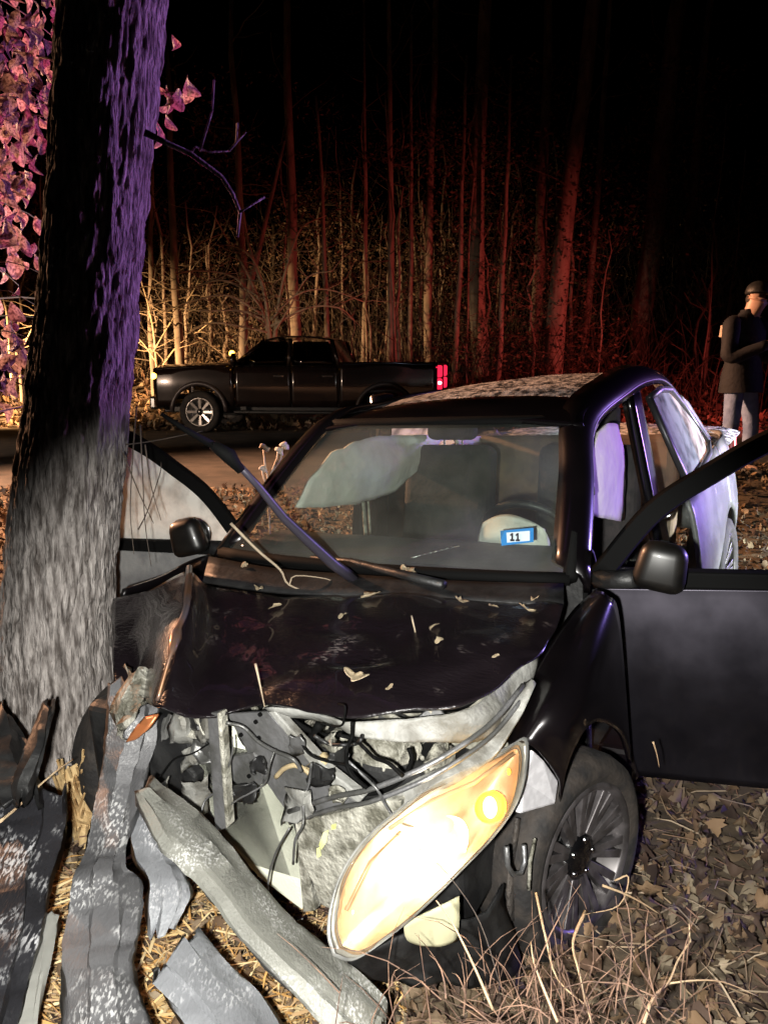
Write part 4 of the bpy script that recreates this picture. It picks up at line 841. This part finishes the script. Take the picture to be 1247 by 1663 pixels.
# ------------------------------------------------------------------ pickup on the far shoulder
def pickup():
    e = empty('pickup_truck', (-1.72, 17.3, .24)); e.rotation_euler = (0, 0, math.pi + R(-7))
    tag(e, 'dark crew-cab pickup truck parked across the road with lit amber lamps', 'truck')
    TP = M('truck_paint', (.014, .008, .007), .22, .3, (.02, .012, .01), 4, coat=1)
    def bodyside(prof, s, name, mat, t=.03, **k):
        b = MB(); b.patch(prof, 3, 3); b.v = [(x, y*s, z) for x, y, z in b.v]; return b.build(name, mat, e, smooth=True, solid=t, **k)
    ax = (1.72, -1.88)
    def lower(x0, x1, s, name, top, n=20):
        G = []
        xs = sorted(set(list(np.linspace(x0, x1, n)) + [q for a in ax for q in (a-.52, a-.515, a+.515, a+.52) if min(x0, x1) < q < max(x0, x1)]))
        for x in xs:
            zb = .52
            for a in ax:
                if abs(x-a) < .518: zb = max(zb, .42+math.sqrt(.518**2-(x-a)**2))
            zt = top(x); G.append([(x, s*(.97 + .04*math.exp(-((z-.95)/.3)**2) - .10*max(0, x-2.2)**1.5), z) for z in np.linspace(zb, zt, 7)])
        b = MB(); b.grid(G); return b.build(name, TP, e, smooth=True, solid=.03)
    hoodtop = lambda x: 1.27 - .05*max(0, x-1.6)
    for s in (1, -1):
        lower(1.02, 2.62, s, 'front_fender', hoodtop)
        d = lower(-.08, 1.0, s, 'front_door', lambda x: 1.27)
        b = MB(); b.box((.14, s*1.03, 1.10), (.20, .03, .035)); b.build('door_handle', CHROME, d, bevel=.006)
        d = lower(-.98, -.10, s, 'rear_door', lambda x: 1.27)
        b = MB(); b.box((-.80, s*1.03, 1.10), (.20, .03, .035)); b.build('door_handle', CHROME, d, bevel=.006)
        lower(-2.85, -1.0, s, 'bed_side', lambda x: 1.36)
        b = MB(); b.box((.02, s*1.0, .42), (2.0, .16, .06)); b.build('running_board', BLACK, e, bevel=.02)
        for a in ax:
            b = MB(); b.tube([(a+.54*math.cos(t), s*1.02, .42+.54*math.sin(t)) for t in np.linspace(.0, math.pi, 15)], .05, 6); b.build('wheel_flare', M('flare', (.05, .04, .04), .4) if a == ax[0] and s == 1 else bpy.data.materials['flare'], e, smooth=True)
        # side windows
        for (x0, x1, t0, t1), nm in (((.92, .02, .42, .0), 'front_window'), ((-.10, -.93, -.10, -.78), 'rear_window')):
            b = MB(); b.patch([[(x0, s*.96, 1.29), (x1, s*.96, 1.29)], [(t0, s*.80, 1.74), (t1, s*.80, 1.74)]], 3, 3); b.build(nm, DARKG, e, smooth=True, solid=.01)
        b = MB(); b.tube([(1.0, s*.965, 1.285), (-.98, s*.965, 1.285)], .012, 6); b.build('window_trim', CHROME, e)
        for P in ([(1.05, s*.95, 1.28), (.45, s*.80, 1.76)], [(-.04, s*.96, 1.28), (-.05, s*.80, 1.78)], [(-1.0, s*.95, 1.28), (-.84, s*.80, 1.76)]):
            b = MB(); b.tube(P, .045, 6); b.build('cab_pillar', TP, e, smooth=True)
        mo = empty('side_mirror', (.98, s*1.0, 1.33), e)
        b = MB(); b.ball((0, s*.14, .08), .12, 12, 8, (.5, .7, 1.2)); b.build('mirror_shell', TP, mo, smooth=True)
        b = MB(); b.tube([(0, -s*.03, -.02), (0, s*.10, .04)], .03); b.build('mirror_arm', BLACK, mo)
        # lamps
        b = MB(); b.box((2.60, s*.78, 1.02), (.10, .30, .22)); b.build('headlight', M('truck_lamp', (.6, .6, .58), .15, .4) if s == 1 else bpy.data.materials['truck_lamp'], e, bevel=.03)
        b = MB(); b.ball((2.60, s*.93, 1.09), .085, 12, 8); b.build('marker_lamp', emis('truck_amber', (1, .42, .05), 16) if s == 1 else bpy.data.materials['truck_amber'], e, smooth=True)
        tl = empty('taillight', (-2.86, s*.90, 1.08), e)
        b = MB(); b.box((0, 0, .11), (.14, .20, .22)); b.build('upper_lens', emis('tail_glow', (1, .02, .07), 1.4) if s == 1 else bpy.data.materials['tail_glow'], tl, bevel=.03)
        b = MB(); b.box((0, 0, -.13), (.14, .20, .22)); b.build('lower_lens', bpy.data.materials['tail_glow'], tl, bevel=.03)
        b = MB(); b.ball((-.03, s*.08, -.10), .04, 8, 6); b.build('tail_bulb', emis('tail_bulb', (1, .45, .5), 6) if s == 1 else bpy.data.materials['tail_bulb'], tl, smooth=True)
    b = MB(); b.patch([[(x, y, hoodtop(x) + z) for y, z in ((-.97, .0), (-.6, .06), (0, .08), (.6, .06), (.97, .0))] for x in (1.05, 1.8, 2.45, 2.62)], 3, 3); b.build('hood', TP, e, smooth=True, solid=.03)
    b = MB(); b.patch([[(x, y*k, z+.04*(1-abs(y))) for y in (-.81, -.4, 0, .4, .81)] for x, z, k in ((.44, 1.76, 1), (.15, 1.815, 1), (-.4, 1.82, 1), (-.85, 1.76, 1))], 4, 4); b.build('roof', TP, e, smooth=True, solid=.03)
    b = MB(); b.patch([[(1.06, y, 1.27) for y in (-.93, 0, .93)], [(.44, y*.86, 1.76) for y in (-.93, 0, .93)]], 3, 3); b.build('windscreen', DARKG, e, solid=.01)
    b = MB(); b.patch([[(-1.02, y, 1.27) for y in (-.93, 0, .93)], [(-.85, y*.86, 1.76) for y in (-.93, 0, .93)]], 3, 3); b.build('rear_glass', DARKG, e, solid=.01)
    b = MB(); b.box((-1.95, 0, .82), (1.8, 1.85, .06)); b.box((-2.84, 0, 1.08), (.06, 1.8, .52)); b.box((-1.03, 0, .98), (.06, 1.85, .6)); b.build('bed', BLACK, e, bevel=.01)
    b = MB(); b.box((2.66, 0, .58), (.16, 1.95, .26)); b.build('front_bumper', CHROME, e, bevel=.05)
    b = MB(); b.box((2.64, 0, .95), (.08, 1.2, .32)); b.build('grille', BLACKG, e, bevel=.02)
    b = MB(); b.box((-2.96, 0, .58), (.16, 1.9, .2)); b.build('rear_bumper', CHROME, e, bevel=.04)
    b = MB(); b.box((0, 0, .48), (5.2, 1.1, .22)); b.build('chassis', BLACK, e, bevel=.03)
    b = MB(); b.box((.02, 0, .9), (2.0, 1.7, .5)); b.build('cab_interior', CLOTHS, e, bevel=.05)
    TR = M('truck_rim', (.62, .58, .54), .3, .7)
    for a in ax:
        for s in (1, -1): wheel(e, (a, s*.88, .41), s, 0, TR, .41, .27, .27, 8, False, 6)
    # amber strobe by the windscreen pillar, as in the picture beside the mirror
    b = MB(); b.ball((1.0, 1.14, 1.52), .055, 12, 8); b.build('amber_beacon', bpy.data.materials['truck_amber'], e, smooth=True)
    return e
trk = pickup()

# ------------------------------------------------------------------ man at the right
def skin(name, chains, mat, parent, sub=2):
    """chains: list of lists of (point, radius); points that coincide are joined"""
    V, E_, Rr, idx = [], [], [], {}
    for ch in chains:
        last = None
        for p, r in ch:
            k = tuple(round(c, 4) for c in p)
            if k not in idx: idx[k] = len(V); V.append(k); Rr.append(r)
            i = idx[k]
            if last is not None and last != i: E_.append((last, i))
            last = i
    me = bpy.data.meshes.new(name); me.from_pydata(V, E_, []); me.materials.append(mat)
    o = bpy.data.objects.new(name, me); COL.objects.link(o); o.parent = parent
    m = o.modifiers.new('skin', 'SKIN'); m.use_smooth_shade = True
    for i, sv in enumerate(me.skin_vertices[0].data):
        r = Rr[i]; sv.radius = r if isinstance(r, tuple) else (r, r); sv.use_root = i == 0
    s_ = o.modifiers.new('sub', 'SUBSURF'); s_.levels = s_.render_levels = sub
    return o
def man():
    gx, gy = 3.31, 8.0; g = g1(gx, gy); e = empty('person', (gx, gy, g)); e.rotation_euler = (0, 0, R(-58))
    tag(e, 'person in dark jacket and pale jeans standing beyond the sedan looking at a phone', 'person')
    SK_ = M('skin_tone', (.50, .32, .24), .5); JK = M('dark_jacket', (.003, .003, .006), .8, 0, (.006, .006, .010), 12, bump=.3); JN = M('pale_jeans', (.22, .29, .46), .85, 0, (.13, .18, .32), 8, bump=.4); BT = M('boots', (.03, .025, .02), .6)
    # faces +x; y is his left
    pel, sp, ch, nk, hd = (0, 0, .96), (0, 0, 1.14), (.01, 0, 1.36), (.035, .01, 1.50), (.075, .02, 1.595)
    body = [[(pel, .08), (sp, .09), (ch, .10), (nk, .062), (hd, (.085, .078)), ((.095, .03, 1.68), (.088, .08)), ((.085, .03, 1.74), .05)],
            [(hd, (.085, .078)), ((.150, .09, 1.60), .019)], [(hd, (.085, .078)), ((.125, .065, 1.545), .024)], [((.095, .03, 1.68), (.088, .08)), ((.13, -.045, 1.625), .016)]]
    for s in (1, -1):
        body.append([(pel, .08), ((0, s*.10, .86), .06), ((.03, s*.15, .50), .05), ((0, s*.18, .10), .045), ((.12, s*.20, .05), .035)])
        sh, el, wr = (.01, s*.17, 1.40), (.055, s*.262, 1.14), (.30, s*.08, 1.24)
        body.append([(ch, .10), (sh, .05), (el, .038), (wr, .028), ((.36, s*.055, 1.265), (.035, .02))])
        for f in range(4):
            body.append([((.36, s*.055, 1.265), (.035, .02)), ((.40, s*(.06-.012*f), 1.29+.010*f), .009), ((.425, s*(.045-.012*f), 1.31+.012*f), .008)])
    skin('body', body, SK_, e)
    b = MB(); G_ = []
    for x, z, rx, ry in ((.0, .80, .185, .215), (.0, .84, .18, .215), (-.005, .95, .165, .205), (.0, 1.08, .145, .195), (.005, 1.22, .15, .205), (.005, 1.34, .15, .215), (.0, 1.42, .125, .20), (.01, 1.475, .095, .14), (.02, 1.515, .075, .085), (.025, 1.55, .07, .075)):
        G_.append([Vector((x + rx*math.cos(a), ry*math.sin(a), z)) for a in [2*math.pi*k/20 for k in range(20)]])
    b.grid(G_, True)
    for s in (1, -1):
        P = catmull([(.0, s*.14, 1.43), (.005, s*.205, 1.385), (.03, s*.255, 1.24), (.055, s*.265, 1.13), (.14, s*.20, 1.15), (.29, s*.085, 1.235)], 4)
        b.tube(P, list(np.interp(np.linspace(0, 5, len(P)), range(6), [.07, .082, .07, .066, .062, .045])), 12)
    b.jitter(.010, 9); b.build('jacket', JK, e, smooth=True)
    skin('jeans', [[((0, 0, .97), .12), ((0, s*.095, .86), .095), ((.03, s*.15, .50), .076), ((0, s*.18, .09), .066)] for s in (1, -1)], JN, e)
    for s in (1, -1): skin('boot', [[((-.06, s*.175, .05), .05), ((.05, s*.19, .045), .048), ((.17, s*.21, .035), .038)]], BT, e)
    hm = Matrix.Translation((.085, .03, 1.69)) @ Matrix.Rotation(R(38), 4, 'Z') @ Matrix.Rotation(R(14), 4, 'Y')
    b = MB(); b.ball((0, 0, 0), .108, 20, 12, (1.05, .93, 1.0)); b.v = [(x, y, max(z, .005 - .045*max(0, -x)/.1)) for x, y, z in b.v]; b.v = [tuple(hm @ Vector(p)) for p in b.v]; b.build('cap', BLACK, e, smooth=True)
    b = MB(); b.patch([[hm @ Vector((.05+(.05+.075*k)*math.cos(t), (.085-.01*k)*math.sin(t), .012-.018*k)) for t in np.linspace(-1.3, 1.3, 7)] for k in (0, .6, 1)], 2, 2); b.build('cap_brim', BLACK, e, smooth=True, solid=.006)
    b = MB(); b.ball((.045, .015, 1.635), .072, 14, 8, (.8, .95, .95)); b.build('hair', M('dark_hair', (.02, .014, .01), .7), e, smooth=True)
    b = MB(); b.box((-.02, -.262, 1.35), (.10, .02, .11), Matrix.Rotation(R(-10), 3, 'X')); b.build('shoulder_patch', M('patch_cloth', (.55, .42, .32), .8), e, bevel=.008)
    ph = empty('phone', (gx, gy, g)); 
    b = MB(); b.box((0, 0, 0), (.075, .15, .009), None); ph_ = b.build('smartphone', BLACKG, bevel=.003); ph_.matrix_world = e.matrix_basis @ Matrix.Translation((.415, .0, 1.335)) @ Matrix.Rotation(R(-35), 4, 'Y')
    bpy.data.objects.remove(ph)
    tag(ph_, 'dark smartphone held up in both hands by the person in the dark jacket', 'phone')
man()

# ------------------------------------------------------------------ woods
def bark_tube(b, P, r0, r1, n=8): b.tube(P, list(np.linspace(r0, r1, len(P))), n)
def base_pt(px, d): 
    x = (px - PW/2)/FPX*d; return Vector((x, d, g1(x, d)))
def far_tree(px, d, wpx, lean, label, group=None, H=None, fork=0, name='bare_tree', nb=14):
    p = base_pt(px, d); r = wpx/FPX*d/2; H = H or random.uniform(9, 14)
    root = empty(name, p); tag(root, label, 'tree', group)
    P = []; n = 9; wx, wy = random.uniform(-.1, .1), random.uniform(-.1, .1)
    for i in range(n): t = i/(n-1); P.append(Vector((lean*H*t + wx*math.sin(t*5)*(.4+r*4) + random.uniform(-.3, .3)*r + (random.uniform(-.04, .04) if wpx < 7 else 0)*i*.5, wy*math.sin(t*4), H*t - .1)))
    b = MB(); bark_tube(b, P, r*1.08, r*.45, 8 if wpx < 20 else 14)
    if fork:
        Q = [P[2]]; 
        for i in range(1, 6): Q.append(Q[-1] + Vector((fork*.6, random.uniform(-.1, .1), .75)))
        bark_tube(b, Q, r*.7, r*.3)
    if wpx > 20: b.jitter(r*.12, 5, int(px))
    b.build('trunk', TRUNKM, root, smooth=True)
    c = MB()
    for k in range(nb):
        i = random.uniform(.12, .98)*(n-1); q = P[int(i)].lerp(P[min(int(i)+1, n-1)], i % 1)
        a = random.uniform(0, 6.28); dv = Vector((math.cos(a), math.sin(a), random.uniform(-.1, .9))).normalized(); L = random.uniform(.25, .8)*(1+H*.03); Q = [q]
        for j in range(4): dv = (dv + Vector((random.uniform(-.4, .4), random.uniform(-.4, .4), random.uniform(-.15, .35)))).normalized(); Q.append(Q[-1]+dv*L/2.2)
        bark_tube(c, Q, min(r*.3, .022), .004, 4)
        w = Q[2]; dv2 = Vector((random.uniform(-1, 1), random.uniform(-1, 1), random.uniform(0, .8))).normalized()
        bark_tube(c, [w, w+dv2*L*.4, w+dv2*L*.7+Vector((0, 0, .1))], .007, .003, 3)
    c.build('crown', BRUSHM, root)
    return root
far_tree(776, 23, 26, .0, 'thick straight trunk rising highest in the red-lit woods beyond the sedan roof', H=15)
far_tree(893, 22.5, 30, .075, 'thick deep-red trunk leaning to one side near the middle of the woods', H=14)
far_tree(1030, 25, 34, .06, 'wide dark trunk at the unlit end of the woods', H=14)
far_tree(484, 22, 17, -.01, 'pale straight trunk standing just behind the pickup cab', H=12)
far_tree(632, 22, 11, .0, 'slim straight trunk above the pickup bed', H=12)
far_tree(398, 20.5, 15, .0, 'pale forked trunk behind the pickup windscreen', fork=.35, H=9)
far_tree(545, 21, 9, -.06, 'crooked thin tree between the pickup cab and bed', H=7)
far_tree(300, 20.5, 15, -.01, 'pale orange trunk behind the pickup hood', H=8)
far_tree(255, 21, 11, .02, 'short pale trunk nearest the struck tree on the orange bank', H=6)
far_tree(590, 23, 7, .01, 'thin straight tree right behind the pickup bed front', H=10)
far_tree(665, 23, 8, .0, 'thin orange tree behind the pickup tail', H=9)
far_tree(735, 22, 9, .03, 'thin red sapling next to the thickest straight trunk', H=8)
far_tree(806, 22, 9, .02, 'slim red sapling just beyond the thickest straight trunk', H=8)
far_tree(30, 21, 12, .02, 'pale trunk on the verge seen past the dark side of the struck tree', H=9)
far_tree(695, 24, 14, .01, 'medium straight trunk over the tail of the pickup', H=12)
far_tree(860, 26, 20, .02, 'dim thick trunk just before the leaning deep-red trunk', H=13)
far_tree(1085, 27, 18, .05, 'dim trunk beyond the wide dark trunk', H=12)
far_tree(940, 25, 12, .04, 'dim red trunk between the leaning trunk and the wide dark trunk', H=12)
G1, G2, G3 = 'thin saplings behind the pickup', 'thin saplings behind the sedan roof', 'thin saplings on the verge beside the struck tree'
for k in range(22): far_tree(random.uniform(420, 720), random.uniform(20.5, 31), random.uniform(2.5, 7), random.uniform(-.05, .06), 'thin bare sapling in the lit woods behind the pickup', G1, random.uniform(2.5, 7.5), name='sapling', nb=9)
for k in range(18): far_tree(random.uniform(725, 1180), random.uniform(20.5, 31), random.uniform(2.5, 7), random.uniform(-.04, .08), 'thin bare sapling in the red woods behind the sedan roof', G2, random.uniform(2.5, 7.5), name='sapling', nb=9)
for k in range(22): far_tree(random.uniform(-40, 410), random.uniform(20, 29), random.uniform(2.5, 7), random.uniform(-.05, .08), 'thin bare sapling on the orange bank between the struck tree and the pickup', G3, random.uniform(2, 6), name='sapling', nb=10)

# bent bare shrub fanning out above the pickup hood
def shrub(label, d, stems_, twn, seed, name='bare_shrub', r0=.05):
    random.seed(seed); o = base_pt(stems_[0][0][0], d); root = empty(name, o); tag(root, label, 'shrub')
    main, tw = MB(), MB()
    for st in stems_:
        P = [Y(x, y, d + random.uniform(-.3, .3)*i*.3) - o for i, (x, y) in enumerate(st)]
        P = [Vector(p) for p in catmull([tuple(p) for p in P], 4)]; rr = list(np.linspace(r0*st_r(st), .012, len(P))); main.tube(P, rr, 6)
        for k in range(twn):
            q = P[random.randrange(2, len(P))]; a = random.uniform(0, 6.28); dv = Vector((math.cos(a), .5*math.sin(a), random.uniform(-.5, .7))).normalized(); Q = [q]; L = random.uniform(.3, .9)
            for j in range(4): dv = (dv + Vector((random.uniform(-.4, .4), random.uniform(-.3, .3), random.uniform(-.35, .3)))).normalized(); Q.append(Q[-1]+dv*L/3)
            tw.tube(Q, [.014, .011, .009, .007, .004], 4)
    main.build('stem', M(name+'_bark', (.40, .33, .22), .85, 0, (.52, .44, .30), 6), root, smooth=True); tw.build('twigs', TWIGM, root)
def st_r(st): return 1.0 if len(st) > 4 else .6
shrub('bent bare shrub fanning its long branches above the pickup hood', 19.6,
      [[(440, 560), (425, 500), (400, 440), (370, 390), (345, 345)], [(440, 560), (430, 480), (405, 400), (395, 340), (392, 290)], [(445, 560), (455, 480), (470, 420), (490, 370), (530, 350)],
       [(425, 500), (380, 450), (320, 440), (285, 445)], [(425, 510), (370, 480), (310, 490), (255, 510)], [(420, 480), (360, 455), (300, 470), (235, 465)], [(430, 520), (390, 505), (330, 505), (280, 500)],
       [(440, 520), (480, 480), (530, 470), (590, 490)], [(440, 530), (500, 500), (550, 500), (575, 520)], [(435, 540), (390, 530), (340, 525), (300, 545)], [(430, 470), (410, 420), (380, 400), (350, 398)], [(445, 540), (470, 500), (500, 450), (540, 440)]], 9, 5)
shrub('low tangled bare shrub on the bank behind the struck tree', 20.5,
      [[(255, 600), (250, 540), (240, 490), (228, 450), (222, 420)], [(260, 600), (290, 560), (320, 540), (345, 520)], [(255, 590), (235, 560), (215, 540), (190, 520)], [(250, 570), (280, 520), (310, 480), (330, 440)]], 10, 8, r0=.035)
shrub('bare arching shrub on the verge past the dark side of the struck tree', 20,
      [[(20, 620), (15, 560), (10, 500), (-10, 450), (-30, 420)], [(20, 610), (40, 560), (60, 520), (80, 490)], [(15, 580), (-10, 540), (-30, 530), (-60, 520)]], 9, 9, r0=.035)
random.seed(21)
# undergrowth
def brush(name, n, xr, yr, hr, label):
    b = MB()
    for k in range(n):
        y = random.uniform(*yr); x = random.uniform(*xr)*y/24
        if x < -3.2*y/20 and y < 22.5: y = 22.5 + random.random()*6
        z = g1(x, y); h = random.uniform(*hr)*random.uniform(.3, 1); a = random.uniform(-.5, .5); c = random.uniform(-.4, .4)
        P = [Vector((x, y, z-.05)), Vector((x+a*h*.3, y+c*.2, z+h*.4)), Vector((x+a*h*.7, y+c*.4, z+h*.75)), Vector((x+a*h*1.3, y+c*.6, z+h))]
        b.tube(P, [.012, .010, .008, .003], 3, False)
        for j in range(2):
            q = P[1].lerp(P[3], random.random()); dv = Vector((random.uniform(-1, 1), random.uniform(-.6, .6), random.uniform(-.2, .8)))*h*.25
            b.tube([q, q+dv*.6, q+dv], [.007, .005, .002], 3, False)
    return tag(b.build(name, BRUSHM), label, kind='stuff')
brush('undergrowth', 2600, (-13, 13), (19.2, 30), (.5, 2.6), 'tangle of bare twigs and brush at the foot of the woods')
brush('twig_thicket', 1500, (-12, 13), (24, 36), (2.5, 8), 'far mass of tall thin stems fading into the dark')
def far_canopy(n):
    y = rng.uniform(21.5, 34, n); x = rng.uniform(-13, 12, n)*y/26; z = gz(x, y) + .4 + 7.5*rng.random(n)**1.4
    keep = vnoise(x*.55, y*.35, z*.6, 12)*.75 + vnoise(x*1.6, y, z*1.6, 13)*.35 > .60; x, y, z = x[keep], y[keep], z[keep]; n = len(x)
    s = rng.uniform(.05, .17, n); base = np.array([.15, .105, .065])*rng.uniform(.4, 1.2, (n, 1))
    return tag(soup('foliage', [(-.5, 0, 0), (0, .2, .05), (.5, 0, 0), (0, -.2, .05)], [(0, 1, 2), (0, 2, 3)], np.stack([x, y, z], 1), rots(n, .8), s, base, LEAFM), 'dim clumps of withered foliage hanging in the far woods', kind='stuff')
far_canopy(150000)

# ------------------------------------------------------------------ beech sapling whose pale leaves show past the trunk
def leafy():
    o = base_pt(-60, 4.6); root = empty('leafy_sapling', o); tag(root, 'sapling with drooping pink-lit leaves behind the struck tree', 'sapling')
    b = MB(); tips = []
    P = [Vector((0, 0, 0)), Vector((.05, 0, 1.0)), Vector((.0, .05, 2.0)), Vector((.12, 0, 3.0)), Vector((.1, .05, 4.2))]; b.tube([tuple(p) for p in catmull(P, 4)], list(np.linspace(.03, .012, 17)), 7)
    lms = []
    for k in range(5):
        lm = MB(); a1, a2, a3, w_ = random.uniform(.3, 2.2), random.uniform(-1.0, .2), random.uniform(-1, 1), random.uniform(.7, 1.2); lm.add([(x*w_, y, zz+a1*x*x+a2*(y-.4)**2+a3*x*(y-.4)+random.uniform(-.05, .05)) for x, y, zz in EV], EF); lms.append(lm)
    for k in range(34):
        z0 = random.uniform(1.3, 4.0); a = random.uniform(-1.2, 1.1); L = random.uniform(.3, .85); q = Vector((.05, .02, z0)); Q = [q]; dv = Vector((math.cos(a), math.sin(a), .25))
        for j in range(5): dv = (dv + Vector((random.uniform(-.25, .25), random.uniform(-.25, .25), random.uniform(-.3, .05)))).normalized(); Q.append(Q[-1]+dv*L/5)
        b.tube(Q, [.008, .006, .005, .004, .003, .002], 4)
        tips += Q[2:]
    Q = [Vector(Y(x, y, 4.4)) - o for x, y in ((60, 90), (160, 120), (250, 150), (283, 150))]; b.tube(Q, [.006, .005, .004, .003], 4)
    b.build('stem', TWIGM, root, smooth=True)
    spots = []
    for k in range(285):
        cx, cy, sx, sy = random.choice([(30, 60, 40, 60), (45, 150, 38, 50), (15, 110, 30, 70), (60, 20, 35, 40), (20, 200, 25, 35), (20, 370, 22, 35), (15, 560, 15, 50), (10, 300, 18, 30)] if k < 279 else [(285, 160, 14, 35)])
        spots.append(Vector(Y(random.gauss(cx, sx), random.gauss(cy, sy), random.uniform(4.1, 5.2))) - o)
    for x, y in ((284, 148), (268, 190), (252, 140), (276, 160)): spots.append(Y(x, y, 4.4) - o)
    protos = [l_.build('leaf', PLEAF, root, smooth=True, sub=1) for l_ in lms]
    for i, p in enumerate(spots):
        l = protos[i] if i < 5 else protos[i % 5].copy()
        if i > 4: COL.objects.link(l)
        l.parent = root; l.location = p; s = random.uniform(.05, .14); l.scale = (s, s, s); l.rotation_euler = (random.uniform(-2.3, -.9), random.uniform(-.6, .6), random.uniform(0, 6.28))
leafy()

# dried seed plant behind the sedan
def seed_plant():
    o = Y(438, 800, 6.2); o.z = g1(o.x, o.y); root = empty('dried_plant', o); tag(root, 'dried plant with pale woolly heads on the near edge of the road', 'plant')
    PM = M('woolly_head', (.62, .56, .50), .9, bump=.6, bscale=30)
    for st in ([(436, 815), (436, 780), (430, 750), (428, 725)], [(436, 810), (440, 770), (450, 745), (452, 730)], [(440, 770), (456, 745), (460, 722)], [(437, 800), (428, 775), (425, 760)]):
        P = [Y(x, y, 6.2) - o for x, y in st]; b = MB(); b.tube([o*0, *P] if st[0][1] > 805 else P, .007, 5); b.build('stem', PM, root, smooth=True)
        b = MB(); b.ball(P[-1], .028, 8, 6, (1, .8, .75)); b.ball(P[-1]+Vector((.022, 0, -.02)), .02, 8, 6); b.jitter(.012, 40); b.build('seed_head', PM, root, smooth=True)
seed_plant()
